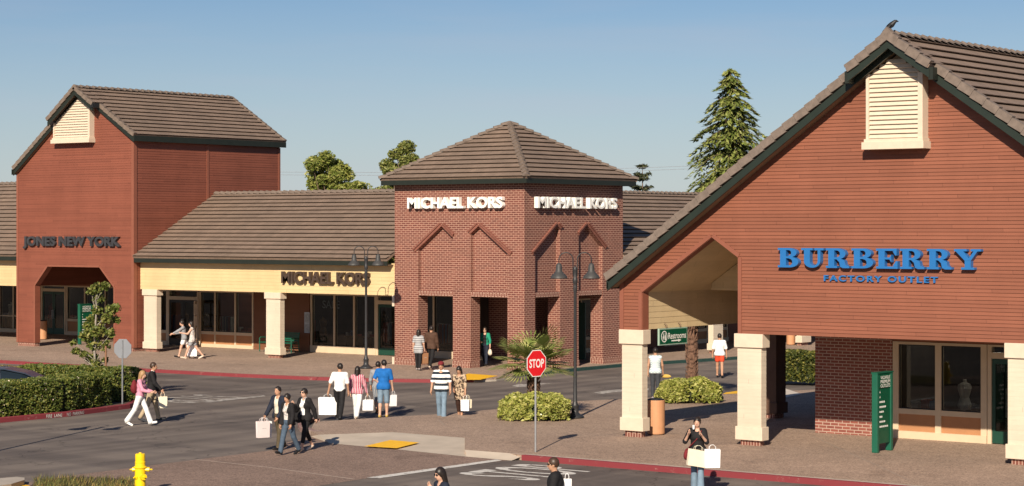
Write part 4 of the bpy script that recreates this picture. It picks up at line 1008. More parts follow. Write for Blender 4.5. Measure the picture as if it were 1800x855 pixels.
# ================================================================ VEGETATION
def quads(name, P, A, B, mats, parent=None, mi=None, loc=None):
    """many leaf blades: centre P, half-axes A (length) and B (width), folded diamond of two triangles"""
    n = len(P); v = np.empty((n, 4, 3)); fold = np.cross(A, B); fold /= (np.linalg.norm(fold, axis=1, keepdims=True) + 1e-9)
    lift = fold * np.linalg.norm(B, axis=1, keepdims=True) * .35
    v[:, 0] = P - A; v[:, 1] = P + B + lift; v[:, 2] = P + A; v[:, 3] = P - B + lift
    me = bpy.data.meshes.new(name); me.vertices.add(n * 4); me.vertices.foreach_set('co', v.reshape(-1))
    idx = np.arange(n * 4).reshape(n, 4); tr = np.concatenate([idx[:, [0, 1, 2]], idx[:, [0, 2, 3]]], 1).reshape(-1)
    me.loops.add(n * 6); me.loops.foreach_set('vertex_index', tr)
    me.polygons.add(n * 2); me.polygons.foreach_set('loop_start', np.arange(n * 2) * 3); me.polygons.foreach_set('loop_total', np.full(n * 2, 3))
    for m in (mats if isinstance(mats, list) else [mats]): me.materials.append(m)
    if mi is not None: me.polygons.foreach_set('material_index', np.repeat(mi, 2))
    me.update(calc_edges=True); o = bpy.data.objects.new(name, me); COL.objects.link(o)
    if parent: o.parent = parent
    if loc is not None: o.location = loc
    return o
def unit(n): v = np.random.normal(size=(n, 3)); return v / np.linalg.norm(v, axis=1, keepdims=True)
def leaves_at(P, size, up=.4, asp=.55, nrm=None):
    n = len(P); a = unit(n)
    if nrm is not None: a = a - nrm * (np.sum(a * nrm, 1, keepdims=True) * .6)
    a[:, 2] *= 1 - up; a /= np.linalg.norm(a, axis=1, keepdims=True)
    b = np.cross(a, unit(n)); b /= np.linalg.norm(b, axis=1, keepdims=True)
    s = size * np.random.uniform(.65, 1.3, (n, 1)); return P, a * s, b * s * asp
def bumpy(P, f, amp, seed=0):
    return np.array([mnoise.noise(Vector((p[0] * f + seed, p[1] * f, p[2] * f))) for p in P]) * amp

LHEDGE = leaf_mat('hedge_leaf', (.055, .088, .016), (.115, .145, .028), (.25, .235, .06), .2)
LBUSH = leaf_mat('bush_leaf', (.19, .23, .04), (.37, .385, .085), (.58, .54, .19), .25)
LTREE = leaf_mat('tree_leaf', (.15, .20, .035), (.26, .29, .065), (.42, .40, .12), .25)
LMAPLE = leaf_mat('maple_leaf', (.10, .14, .025), (.19, .22, .05), (.38, .34, .11), .3)
LCON = leaf_mat('conifer_needle', (.10, .14, .03), (.19, .22, .05), (.32, .33, .11), .1)
LPINE = leaf_mat('dark_needle', (.035, .045, .022), (.06, .07, .035), (.11, .115, .055), .1)
LPALM = leaf_mat('palm_blade', (.13, .18, .04), (.23, .26, .07), (.46, .42, .18), .2)
LGRASS = leaf_mat('grass_blade', (.10, .15, .05), (.28, .26, .09), (.46, .30, .10), .2)
CORE = mat('dark_core', (.020, .026, .010), .95, .4, 6)  # solid dark filling in place of branches, added to stop light passing through leaves
PETAL = mat('petal', (.62, .50, .40), .7, .2, 9)

def hedge(name, line, width, h, n, size, leaf, label, cat='hedge', flowers=0, z=S, rnd=.25, bump_=.12, group=None):
    """clipped hedge along a polyline, rounded shoulders, leaves over a solid dark core added to block light"""
    line = [Vector((p[0], p[1], 0)) for p in line]; seg = [(line[i + 1] - line[i]).length for i in range(len(line) - 1)]; tot = sum(seg)
    root = empty(name, (line[0].lerp(line[-1], .5).x, line[0].lerp(line[-1], .5).y, z), 0, label, cat, group); base = np.array(root.location)
    def at(s, w, zz):
        i = 0
        while i < len(seg) - 1 and s > seg[i]: s -= seg[i]; i += 1
        t = (line[i + 1] - line[i]).normalized(); p = line[i] + t * s + Vector((-t.y, t.x, 0)) * w; return (p.x, p.y, zz)
    # outline of the cross-section
    def section(k): # k 0..1 around front, top, back
        per = [h, width, h]; T = sum(per); d = k * T
        if d < per[0]: w, zz = -width / 2, d
        elif d < per[0] + per[1]: w, zz = -width / 2 + d - per[0], h
        else: w, zz = width / 2, T - d
        # round the shoulders
        r = rnd
        if zz > h - r and abs(w) > width / 2 - r:
            cx_, cz = (width / 2 - r) * (1 if w > 0 else -1), h - r; dx, dz = w - cx_, zz - cz; l = math.hypot(dx, dz) or 1; w, zz = cx_ + dx / l * r, cz + dz / l * r
        return w, zz
    P = []
    for _ in range(n):
        s = random.uniform(0, tot); w, zz = section(random.random())
        e = random.random()
        if e < .10: # ends
            s = random.choice((0, tot)); w = random.uniform(-width / 2, width / 2); zz = random.uniform(0, h * .95)
        k = 1 - random.random() ** 2 * .16; cz = h * .5
        nzv = mnoise.noise(Vector((s * 1.3 + line[0].x, w * 1.7, zz * 1.9))) * bump_ + mnoise.noise(Vector((s * 4, w * 4, zz * 4 + 9))) * bump_ * .5
        q = 1 + nzv; sx = s + (nzv * .5 if e < .1 else 0)
        P.append(at(sx, w * k * q, z + cz + (zz - cz) * k * q))
    P = np.array(P) - base
    quads('foliage', *leaves_at(P, size), leaf, root)
    mb = MB(); N_ = 12; sl = [section(i / N_) for i in range(N_ + 1)]; rows = []
    M_ = max(2, int(tot / .8)); 
    for j in range(M_ + 1): rows.append([tuple(Vector(at(.12 + (tot - .24) * j / M_, w * .80, z + .02 + zz * .84)) - Vector(base)) for w, zz in sl])
    for j in range(M_):
        for i in range(N_): mb.poly([rows[j][i], rows[j + 1][i], rows[j + 1][i + 1], rows[j][i + 1]])
    mb.poly(rows[0]); mb.poly(rows[-1][::-1]); mb.build('blocking_core', CORE, root)
    if flowers:
        sel = P[np.random.choice(len(P), flowers, replace=False)]; sel = sel * np.array([1.0, 1.0, 1.0]) + unit(flowers) * .03
        quads('flowers', *leaves_at(sel, .032, asp=.8), PETAL, root)
    return root
# island hedges: the near one runs along the fire-lane kerb, the far one behind the parked car
ia, ib = isl[0], isl[3]; inn_ = Vector((-.95, -.02, 0))
hf = [ia + Vector((-.85, 0, 0)), isl[1] + Vector((-.85, 0, 0)), isl[2] + Vector((-.85, 0, 0)), isl[3] + Vector((-1.15, -.45, 0))]
hedge('hedge', hf, 1.25, 1.02, 26000, .052, LHEDGE, 'clipped dark green hedge with pale blossoms along the red lettered kerb', flowers=330)
hb = [dp(45, 71.3), dp(120, 70.6), dp(208, 69.8), dp(228, 69.2)]
hedge('hedge', hb, 1.2, 1.06, 12000, .052, LHEDGE, 'second dark green hedge behind the parked car and the young tree')
hedge('hedge', [dp(-60, 75), dp(45, 75)], 1.0, .75, 4500, .052, leaf_mat('dry_leaf', (.09, .075, .02), (.16, .125, .035), (.25, .19, .07), .2), 'dry yellowish hedge at the left edge beyond the parked car roof')
hedge('hedge', [dp(1362, 78.4, 0), dp(1480, 77.8, 0)], 1.3, 1.12, 8000, .055, leaf_mat('hedge_leaf_yellow', (.035, .055, .012), (.085, .10, .02), (.27, .24, .05), .2), 'yellow topped hedge seen between the passage column and the brick store wall', z=S)  # leaf tones run at random from dark green to yellow

def round_bush(c, rx, ry, h, n, size, label, name='bush', flowers=0, leaf=LBUSH):
    root = empty(name, c, 0, label, 'bush', 'round bushes on the plaza'); d = unit(n); d[:, 2] = np.abs(d[:, 2]) * 1.0
    # squarish dome
    sq = np.power(np.abs(d), .62) * np.sign(d); P = sq * np.array([rx, ry, h * .92]); r = 1 - np.random.rand(n, 1) ** 2 * .2
    P *= r; nz_ = bumpy(P + np.array(c), 2.6, .16) + bumpy(P + np.array(c), 6, .07, 5); P *= (1 + nz_)[:, None]; P[:, 2] = np.abs(P[:, 2]) * .97 + .03
    a, b = math.cos(R(VIEW - 90)), math.sin(R(VIEW - 90)); P = np.stack([P[:, 0] * a - P[:, 1] * b, P[:, 0] * b + P[:, 1] * a, P[:, 2]], 1)
    quads('foliage', *leaves_at(P, size), leaf, root)
    mb = MB(); mb.ball((0, 0, h * .38), (min(rx, ry) * .85, min(rx, ry) * .85, h * .48), 8); o = mb.build('blocking_core', CORE, root)
    o.scale = (1, 1, 1); me = o.data
    for v in me.vertices:
        x, y = v.co.x / (min(rx, ry)) * rx, v.co.y / (min(rx, ry)) * ry; v.co.x, v.co.y = x * a - y * b, x * b + y * a
    if flowers:
        sel = P[np.random.choice(n, flowers, replace=False)] * 1.02; quads('flowers', *leaves_at(sel, .03, asp=.8), mat('petal_white', (.75, .72, .62), .7, .1), root)
    return root
b1 = gd(941, 741, ZP); round_bush((b1.x + FW.x * .7, b1.y + FW.y * .7, ZP), 1.03, .85, .82, 8500, .062, 'round yellow-green bush under the fan palm by the stop sign', flowers=26)
b2 = gd(1213, 710, ZP); round_bush((b2.x + FW.x * .7, b2.y + FW.y * .7, ZP), 1.05, .8, .80, 8500, .060, 'low light green bush around the bare palm trunk behind the restroom sign')

def palm(c, th, tr_, nf, fl, label, boots, droop=0):
    root = empty('fan_palm', c, 0, label, 'palm tree', 'fan palms'); mb = MB()
    prof = []; k = 14
    for i in range(k + 1): prof.append((tr_ * (1.0 - .12 * i / k) * (1 + random.uniform(-.06, .06)), th * i / k))
    mb.lathe(prof, (0, 0, 0), 14)
    for i in range(boots):                         # cut leaf bases all over the trunk
        zz = th * random.uniform(.03, 1.0); a = random.uniform(0, 2 * math.pi); r = tr_ * .93
        d = Vector((math.cos(a), math.sin(a), 0)); t = Vector((-d.y, d.x, 0)); s = random.uniform(.05, .10)
        mb.obox(d * r - t * s * .5 + Vector((0, 0, zz)), t * s, d * .05 + Vector((0, 0, .06)), Vector((0, 0, s * 1.1)) + d * .02)
    mb.build('trunk', mat('palm_bark', (.155, .085, .055), .95, .45, 14, .5), root)
    P, A, B = [], [], []; st = MB()
    for i in range(nf):
        a = i * 2.399 + random.uniform(-.2, .2); el = R(58 - 82 * (i / nf) ** .85 + random.uniform(-8, 8)) + droop
        d = Vector((math.cos(a) * math.cos(el), math.sin(a) * math.cos(el), math.sin(el))); L_ = fl * random.uniform(.42, .6)
        o0_ = Vector((0, 0, th)); e = o0_ + d * L_ - Vector((0, 0, .10 * L_)); st.tube([o0_, o0_ + d * L_ * .5, e], [.022, .016, .012], 5)
        sd = d.cross(Vector((0, 0, 1))).normalized() if abs(d.z) < .98 else Vector((1, 0, 0)); nn = sd.cross(d)
        for j in range(24):
            ph = R(-118 + 236 * j / 23); bl = fl * (.66 - .14 * abs(ph) / 2.1) * random.uniform(.9, 1.05)
            bd = (d * math.cos(ph) + sd * math.sin(ph)).normalized() + nn * (.12 - .10 * math.cos(ph)); bd.normalize()
            bd2 = (bd + Vector((0, 0, -.35))).normalized(); w = (bd.cross(nn)).normalized() * .036
            P.append(e + bd * bl * .32); A.append(bd * bl * .34); B.append(w)
            P.append(e + bd * bl * .62 + bd2 * bl * .18); A.append((bd * .25 + bd2 * .75) * bl * .24); B.append(w * .7)
    quads('crown', np.array(P), np.array(A), np.array(B), LPALM, root); st.build('stalks', mat('palm_stalk', (.16, .17, .06), .6, .2), root)
    return root
pc = dp(938, 63.6, ZP); palm(pc, 1.62, .15, 26, 1.2, 'short fan palm with green crown behind the stop sign', 120)
pc = dp(1216, 71.5, ZP); palm(pc, 3.2, .165, 20, 1.15, 'fan palm whose rough bare trunk rises beside the restroom sign', 260)

def limb(mb, a, b, r0, r1, wob=.06, n=5):
    a, b = Vector(a), Vector(b); pts = [a.lerp(b, i / n) + Vector((random.uniform(-1, 1), random.uniform(-1, 1), random.uniform(-.5, .5))) * wob * (b - a).length * (0 < i < n) for i in range(n + 1)]
    mb.tube(pts, [r0 + (r1 - r0) * i / n for i in range(n + 1)], 7); return pts
def broad_tree(c, h, w, label, nclump, per, size, leaf, trunk=.22, low=.35, lean=0, group='trees behind the shops', seed=1, csz=.20, shape=None):
    random.seed(seed); np.random.seed(seed)
    root = empty('broadleaf_tree', c, 0, label, 'tree', group); mb = MB(); limb(mb, (0, 0, -.2), (lean, 0, h * .55), trunk, trunk * .5, .02); P = []
    for i in range(nclump):
        if shape: x, z_ = shape[i % len(shape)]; x *= 1.16 if x < 0 else 1.0; x += random.uniform(-.06, .06); z_ += random.uniform(-.05, .05); y = random.uniform(-.4, .4)
        else:
            t = random.uniform(0, 1); z_ = low + (1 - low) * t; rr = math.sin(math.pi * min(1, .18 + t * .80)) ** .7 * .5; a = random.uniform(0, 6.28); q = math.sqrt(random.uniform(.1, 1)) * rr; x, y = q * math.cos(a), q * math.sin(a)
        cc = Vector((x * w, y * w, z_ * h)); limb(mb, (lean * .7, 0, h * random.uniform(.25, .5)), cc, trunk * .32, .015, .05, 4)
        s = csz * w * random.uniform(.6, 1.15); d = unit(per) * (np.random.rand(per, 1) ** .45) * s * np.array([1, 1, .72]); P.append(d + np.array(cc))
    P = np.concatenate(P); a, b = math.cos(R(VIEW - 90)), math.sin(R(VIEW - 90)); P = np.stack([P[:, 0] * a - P[:, 1] * b, P[:, 0] * b + P[:, 1] * a, P[:, 2]], 1)
    quads('crown', *leaves_at(P, size), leaf, root); o = mb.build('trunk', BARK, root, True); o.rotation_euler = (0, 0, R(VIEW - 90)); return root
D1 = 128; k_ = D1 / FPX
h1 = 5.8 + (402 - 276) * k_
broad_tree(dp(582, D1), h1, 134 * k_, 'wide leafy tree showing over the low shop roof', 70, 420, .10, LTREE, seed=3, csz=.13,
    shape=[(-.42, .58), (-.36, .66), (-.30, .72), (-.22, .88), (-.16, .96), (-.18, .80), (-.10, .90), (-.06, .98), (-.02, .86), (.05, .82), (.06, .93), (.10, .95), (.14, .90), (.18, .84), (.24, .80), (.28, .72), (.32, .76), (.36, .80), (.42, .68), (.46, .66), (-.1, .7), (.1, .7), (.2, .66), (-.25, .6), (0, .6), (.35, .6), (-.38, .5), (.38, .5), (0, .78), (.24, .7)])
h2 = 5.8 + (402 - 258) * k_
broad_tree(dp(706, D1 - 4), h2, 84 * k_, 'pale leafy tree rising at the left of the tower roof', 75, 420, .10, leaf_mat('pale_leaf', (.12, .155, .035), (.22, .24, .06), (.36, .34, .12), .25), seed=5, csz=.19)
def conifer(c, h, w, label, rows, per, leaf, name='conifer_tree', droop=.28, seed=2, top=.04, bare=.1, dens=34, blade=.15, lift=0.0, gap=.15):
    random.seed(seed); np.random.seed(seed); root = empty(name, c, 0, label, 'tree', 'trees behind the shops'); mb = MB(); limb(mb, (0, 0, -.2), (0, 0, h * .99), h * .018, .02, .004, 8); P, A, B = [], [], []
    for i in range(rows):
        t = (i + random.random() * .7) / rows; z_ = h * (bare + (1 - bare) * t)
        for j in range(per):
            if random.random() < gap: continue
            a = random.uniform(0, 6.283); L_ = w * .5 * (1 - t) ** .82 * random.choice((random.uniform(.45, .8), random.uniform(.8, 1.18))) + top * w
            d = Vector((math.cos(a), math.sin(a), 0)); pts = []
            for s in range(5):
                q = s / 4; pts.append(Vector((0, 0, z_)) + d * L_ * q + Vector((0, 0, (lift + .20 * (1 - t)) * L_ * q - droop * L_ * q * q * 1.2)))
            mb.tube(pts, [.05 * (1 - t) + .02, .03, .02, .012, .006], 4, cap=False)
            nb = max(8, int(dens * (L_ / (w * .5) * 1.15 + .2))); sd = Vector((-d.y, d.x, 0))
            for s in range(nb):
                q = .12 + .9 * (s + random.random()) / nb; b_ = min(3, int(q * 4)); p = pts[b_].lerp(pts[b_ + 1], min(1.15, q * 4 - b_)); sw = (1 - abs(q - .45)) * .30 * L_ * random.uniform(-1, 1)
                p = p + sd * sw + Vector((0, 0, -abs(sw) * .35 + random.uniform(-.05, .05))); dirv = (d * random.uniform(.3, 1) + sd * math.copysign(random.uniform(.1, .8), sw) + Vector((0, 0, random.uniform(-.75, .05)))).normalized()
                P.append(p); A.append(dirv * blade * random.uniform(.7, 1.5)); B.append(dirv.cross(Vector((random.uniform(-.5, .5), random.uniform(-.5, .5), 1))).normalized() * blade * .36)
    quads('crown', np.array(P), np.array(A), np.array(B), leaf, root); mb.build('trunk', BARK, root, True); return root
D2 = 140; k2 = D2 / FPX
conifer(dp(1284, D2), 5.8 + (402 - 121) * k2, 320 * k2, 'tall conifer with drooping green branches behind the big gable roof', 38, 13, LCON, dens=70, blade=.24, seed=8, gap=.30, droop=.42)
D3 = 190; k3 = D3 / FPX
conifer(dp(1129, D3), 5.8 + (402 - 285) * k3, 78 * k3, 'small dark pine with open branches right of the brick tower', 16, 10, LPINE, dens=46, blade=.24, droop=.02, lift=.35, top=.10, gap=.28, seed=4, name='pine_tree')

# young staked maple in the island
random.seed(12); np.random.seed(12)
mt = empty('young_maple', dp(168, 70.6, S), 0, 'young maple with sparse leaves standing in the hedge island', 'tree'); mbk = MB(); kk = 70.6 / FPX; lean_ = lambda px, py: RT * ((px - 168) * kk) + Vector((0, 0, 5.8 - S - (py - 402) * kk))
tp = [(168, 692), (167, 650), (166, 615), (168, 570), (170, 535), (172, 505)]
mbk.tube([lean_(*p) for p in tp], [.05, .045, .038, .03, .02, .01], 7); P = []
for (x, y, s, n_) in ((170, 507, .20, 170), (184, 503, .14, 90), (160, 512, .14, 80), (172, 525, .20, 170), (170, 545, .19, 150), (196, 545, .20, 170), (206, 541, .14, 100), (190, 560, .20, 170), (203, 563, .13, 90), (160, 565, .24, 210), (176, 580, .22, 180), (195, 585, .16, 110), (153, 590, .22, 190), (165, 605, .24, 210), (182, 608, .20, 130), (128, 603, .12, 70), (133, 618, .14, 90), (146, 622, .13, 70), (160, 630, .20, 140), (186, 632, .11, 60), (172, 640, .16, 90), (160, 652, .17, 110), (148, 645, .10, 50), (176, 655, .13, 60), (150, 575, .13, 70), (165, 585, .2, 140)):
    cc = lean_(x, y) + FW * random.uniform(-.25, .25); limb(mbk, lean_(168, min(670, y + 32)), cc, .014, .006, .05, 3); P.append(unit(n_) * (np.random.rand(n_, 1) ** .5) * s * np.array([1.15, 1.15, 1.0]) + np.array(cc))
P = np.concatenate(P); quads('crown', *leaves_at(P, .058, asp=.8), LMAPLE, mt); mbk.build('trunk', mat('maple_bark', (.30, .26, .22), .9, .4, 12), mt, True)
st = empty('tree_stake', dp(186, 70.3, S), 0, 'brown wooden stake beside the young maple', 'stake'); sb = MB(); sb.tube([(0, 0, 0), (0, 0, 1.75)], .035, 8); sb.build('post', STAKE, st)
sb = MB(); sb.tube([tuple(lean_(168, 631) + Vector(mt.location) - Vector(st.location)), (-.1, -.08, 1.18), (0, 0, 1.22)], .014, 6); sb.build('tie', BLACK, st)
# tufts at the lower left corner
P, A, B = [], [], []
for i in range(1500):
    px = random.uniform(60, 238); q = gd(px, random.uniform(845, 866), .05); hh = random.uniform(.10, .22) * (1.1 if px < 150 else .9); d = Vector((random.uniform(-.5, .5), random.uniform(-.5, .5), 1)).normalized()
    P.append(q + d * hh * .5); A.append(d * hh * .5); B.append(d.cross(Vector((random.random(), random.random(), .2))).normalized() * .012)
tag(quads('grass', np.array(P), np.array(A), np.array(B), LGRASS), 'tufts of green and straw coloured grass in the corner bed', 'grass', kind='stuff')

# ================================================================ STREET FURNITURE
def lamp(c, label):
    root = empty('street_lamp', c, 0, label, 'street lamp', 'twin black street lamps'); mb = MB()
    mb.lathe([(.27, 0), (.27, .05), (.20, .09), (.13, .14), (.105, .18), (.105, .34), (.12, .36), (.085, .42), (.060, .50), (.050, 1.5), (.045, 3.75), (.06, 3.80), (.062, 3.95), (.05, 4.0), (.075, 4.05), (.075, 4.15), (.058, 4.2), (.058, 4.42), (.07, 4.45), (.03, 4.52), (.02, 4.56)], (0, 0, 0), 14)
    mb.build('post', LAMP, root, True)
    for s in (-1, 1):
        x = RT * s; pts = [x * .055 + Vector((0, 0, 4.25)), x * .065 + Vector((0, 0, 4.5))] + [x * (.275 - .21 * math.cos(math.pi * i / 12)) + Vector((0, 0, 4.74 + .21 * math.sin(math.pi * i / 12))) for i in range(13)] + [x * .485 + Vector((0, 0, 4.60))]
        ab = MB(); ab.tube(pts, .017, 7); a = ab.build('arm', LAMP, root, True)
        sb = MB(); sb.lathe([(.025, 4.64), (.075, 4.60), (.095, 4.52), (.10, 4.40), (.15, 4.33), (.22, 4.27), (.262, 4.19), (.262, 4.17), (.20, 4.25), (.10, 4.36)], tuple(x * .485), 16); sb.build('lamp_shade', mat('shade_black', (.048, .047, .046), .55, .15, 8), a, True)
        bb_ = MB(); bb_.ball(tuple(x * .485 + Vector((0, 0, 4.30))), .06, 6); bb_.build('bulb', mat('bulb_glass', (.6, .58, .5), .2), a, True)
    return root
lamp(gd(1011, 735, ZP), 'twin black street lamp beside the round bush, right of the stop sign')
lamp(gd(643.5, 648, S), 'twin black street lamp on the far walkway before the low cream shop')
t3 = gd(200, 747, 0); lamp((t3.x + 9.0 * .415, t3.y - 9.0 * .91, 0), 'twin black street lamp beyond the left edge whose shadow crosses the road')

def stop_sign(c, hz, size, ang, label, toplift=.0):
    """ang = heading the printed face looks to"""
    n = Vector((math.cos(R(ang)), math.sin(R(ang)), 0)); u = Vector((-n.y, n.x, 0)); root = empty('stop_sign', c, 0, label, 'stop sign'); f = Fr((0, 0, hz), u, (0, 0, 1), n)
    r = size / 2 / math.cos(math.pi / 8); oc = lambda k: [(k * r * math.cos(math.pi / 8 + i * math.pi / 4), k * r * math.sin(math.pi / 8 + i * math.pi / 4)) for i in range(8)]
    mb = MB(); mb.tube([tuple(n * -.035), tuple(n * -.035 + Vector((0, 0, hz + size * .46)))], .026, 8); mb.build('post', METAL, root)
    mb = MB(); plate(mb, f, oc(1), n=0, thick=.012); pl_ = mb.build('plate', mat('sign_back_grey', (.24, .25, .27), .45, .06, 3, metal=.2), root)
    mb = MB(); plate(mb, f, oc(.995), n=.003, thick=.002); mb.build('border', WHITE, pl_)
    mb = MB(); plate(mb, f, oc(.935), n=.006, thick=.002); fc = mb.build('face', REDP, pl_)
    me = text_mesh('STOP', 0, .022); vs_ = np.array([v.co for v in me.vertices]); lo, hi = vs_.min(0), vs_.max(0); W, H_ = size * .76, size * .33
    vv = [tuple(f.p((p[0] - lo[0]) / (hi[0] - lo[0]) * W - W / 2, (p[1] - lo[1]) / (hi[1] - lo[1]) * H_ - H_ / 2, .009)) for p in vs_]
    mesh_obj('lettering', vv, [tuple(p.vertices) for p in me.polygons], WHITE, pl_); bpy.data.meshes.remove(me)
    return root
p = gd(943, 795, ZP); stop_sign(p, 2.38 - ZP, .68, -9, 'red STOP sign on a grey post at the plaza kerb')
p = dp(216, 68, S); stop_sign(p, 1.92 - S, .615, VIEW - 18, 'stop sign seen from its grey back at the end of the hedge island')

def directory(c, label, h=2.0, w=.86):
    root = empty('directory_sign', c, 0, label, 'directory sign', 'green mall directory signs'); f = Fr((0, 0, 0), (0, 1, 0), (0, 0, 1), (1, 0, 0))
    for u in (0, w - .11):
        mb = MB(); mb.obox(f.p(u, 0, 0), f.U * .11, f.N * -.16, f.V * h); bevel(mb.build('post', GFRAME, root), .01)
    mb = MB(); mb.obox(f.p(.112, .22, -.03), f.U * (w - .224), f.N * -.10, f.V * (h - .60)); pn = mb.build('panel', SIGNG, root)
    mb = MB(); mb.obox(f.p(.112, h - .37, -.008), f.U * (w - .224), f.N * -.13, f.V * .365); hd = bevel(mb.build('header', SIGNG, root), .02)
    mb = MB(); mb.obox(f.p(-.01, h, .012), f.U * (w + .02), f.N * -.185, f.V * .03); mb.build('cap', GFRAME, root)
    for i, wd in enumerate(('VACAVILLE', 'PREMIUM', 'OUTLETS')):
        flat_text(None, wd, f, (.17), h - .150 - i * .105, w - .34, .085, .004, WHITE, 'lettering', hd)
    mb = MB(); rnd = random.Random(3)
    for i, n_ in enumerate((1, 1, 4, 5, 3, 2, 4, 6)):
        z = h - .50 - i * .125; u = .17
        if n_ == 1:
            mb.poly([f.p(u, z, -.026), f.p(u + .05, z, -.026), f.p(u + .025, z + .06, -.026)]); continue
        for j in range(n_):
            l = rnd.uniform(.045, .08); mb.poly([f.p(u, z, -.026), f.p(u + l, z, -.026), f.p(u + l, z + .045, -.026), f.p(u, z + .045, -.026)]); u += l + .014
    mb.build('listing', WHITE, pn)
    return root
directory((-24.86, 47.85, ZP), 'tall green directory sign standing before the right store window')
directory((-79.1, 69.0, S), 'green directory sign in the porch of the tall left store, behind the maple', 1.95)

# hanging restroom sign
rs = empty('restroom_sign', (-31.66, 48.9, 2.60), 0, 'green Restrooms sign with arrow hanging in the passage beside the column', 'sign'); f = Fr((0, -.70, 0), (0, 1, 0), (0, 0, 1), (1, 0, 0)); W, H_ = 1.42, .46
mb = MB(); mb.obox(f.p(0, 0, 0), f.U * W, f.N * -.05, f.V * H_); bd = mb.build('board', mat('sign_rim', (.30, .42, .34), .5, .05), rs)
mb = MB(); mb.obox(f.p(.03, .03, .004), f.U * (W - .06), f.N * -.003, f.V * (H_ - .06)); mb.build('face', SIGNG, bd)
flat_text(None, 'Restrooms', f, .44, .16, .90, .17, .009, WHITE, 'lettering', bd)
mb = MB(); ring = lambda rr: [(.24 + rr * 1.0 * math.cos(t * math.pi / 12), .235 + rr * 1.05 * math.sin(t * math.pi / 12)) for t in range(24)]
plate(mb, f, ring(.15), [ring(.125)], n=.0095, thick=.002, back=False)
for dx, k in ((-.045, 0), (.045, 1)):
    mb.poly([f.p(.24 + dx + .022 * math.cos(t), .305 + .022 * math.sin(t), .0095) for t in [i * .785 for i in range(8)]])
    mb.poly([f.p(.24 + dx + x, z, .0095) for x, z in ([(-.03, .275), (-.03, .14), (.03, .14), (.03, .275)] if k else [(-.012, .275), (-.042, .185), (-.012, .185), (-.012, .14), (.012, .14), (.012, .185), (.042, .185), (.012, .275)])])
mb.poly([f.p(x, z, .0095) for x, z in ((.60, .09), (.95, .09), (.95, .065), (1.10, .108), (.95, .15), (.95, .125), (.60, .125))])
mb.build('pictogram', WHITE, bd)
for u in (.36, 1.06):
    mb = MB(); mb.tube([tuple(f.p(u, H_ - .01, -.02)), tuple(f.p(u, H_ + .07, .01)), tuple(f.p(u, H_ + .14, -.06))], .022, 6); mb.build('bracket', SOFFIT, rs)

def bin_(c, r, h, label):
    root = empty('litter_bin', c, 0, label, 'litter bin', 'terracotta coloured litter bins'); mb = MB(); mb.lathe([(r * .97, .02), (r, .05), (r, h - .02), (r * .97, h)], (0, 0, 0), 28); mb.build('body', POT, root, False)
    mb = MB(); mb.lathe([(r * .95, h - .004), (r * .95, h + .02), (r * .8, h + .035), (r * .55, h + .01), (.05, h - .02)], (0, 0, 0), 24); mb.build('lid', BLACK, root, True)
    mb = MB(); mb.lathe([(r * .92, 0), (r * .92, .03)], (0, 0, 0), 24); mb.build('foot', BLACK, root)
c = gd(1153.5, 764.5, ZP); bin_((c.x + FW.x * .1, c.y + FW.y * .1, ZP), .245, .95, 'terracotta litter bin behind the leftmost column of the big gabled store')
bin_(gd(75, 597, S), .22, .95, 'terracotta litter bin in the porch of the tall left store')
bin_(gd(1390, 606.5, S), .21, .95, 'terracotta litter bin by a far column seen above the yellow topped hedge')

# green slatted bench behind the second column
bn = empty('bench', (-67.1, 70.6, S), 0, 'green slatted bench against the brown wall behind the cream column', 'bench'); W = 2.05
mb = MB()
for i in range(6): mb.box(-W / 2, W / 2, -.45 + i * .078, -.45 + i * .078 + .06, .42, .45)
mb.build('seat', GFRAME, bn); mb = MB()
for i in range(5): mb.box(-W / 2, W / 2, .02 + i * .018, .045 + i * .018, .50 + i * .085, .565 + i * .085)
mb.build('backrest', GFRAME, bn)
for s in (-1, 1):
    mb = MB(); x = s * (W / 2 - .03)
    mb.tube([(x, -.42, 0), (x, -.42, .62), (x, -.36, .66), (x, .02, .64), (x, .06, .46), (x, .10, 0)], .028, 6); mb.tube([(x, -.42, .42), (x, .05, .42), (x, .12, .92)], .025, 6); mb.build('end_frame', GFRAME, bn)
    mb = MB(); mb.tube([(x * .75, -.40, 0), (x * .75, -.2, .28), (x * .75, -.15, .42)], .022, 6); mb.tube([(x * .75, .1, 0), (x * .75, -.1, .26), (x * .75, -.15, .42)], .022, 6); mb.build('leg', mat('leg_dark', (.03, .035, .03), .5), bn)
pb = empty('planter_box', gd(521, 616, S), 0, 'brown box planter standing right of the green bench', 'planter'); mb = MB(); mb.box(-.24, .24, -.24, .24, .02, .62); mb.box(-.27, .27, -.27, .27, .62, .68); bevel(mb.build('box', mat('box_brown', (.20, .095, .06), .7, .1), pb), .01)
nb = empty('notice_board', (-66.1, 71.25, 1.0), 0, 'small pale notice panel fixed on the brown wall right of the bench', 'notice'); mb = MB(); mb.box(-.16, .16, -.03, 0, 0, .95); q = mb.build('frame', METAL, nb); mb = MB()
for z0, z1 in ((.05, .42), (.48, .90)): mb.box(-.13, .13, -.036, -.031, z0, z1)
mb.build('sheet', mat('sheet_grey', (.33, .33, .32), .5, .3, 9), q)

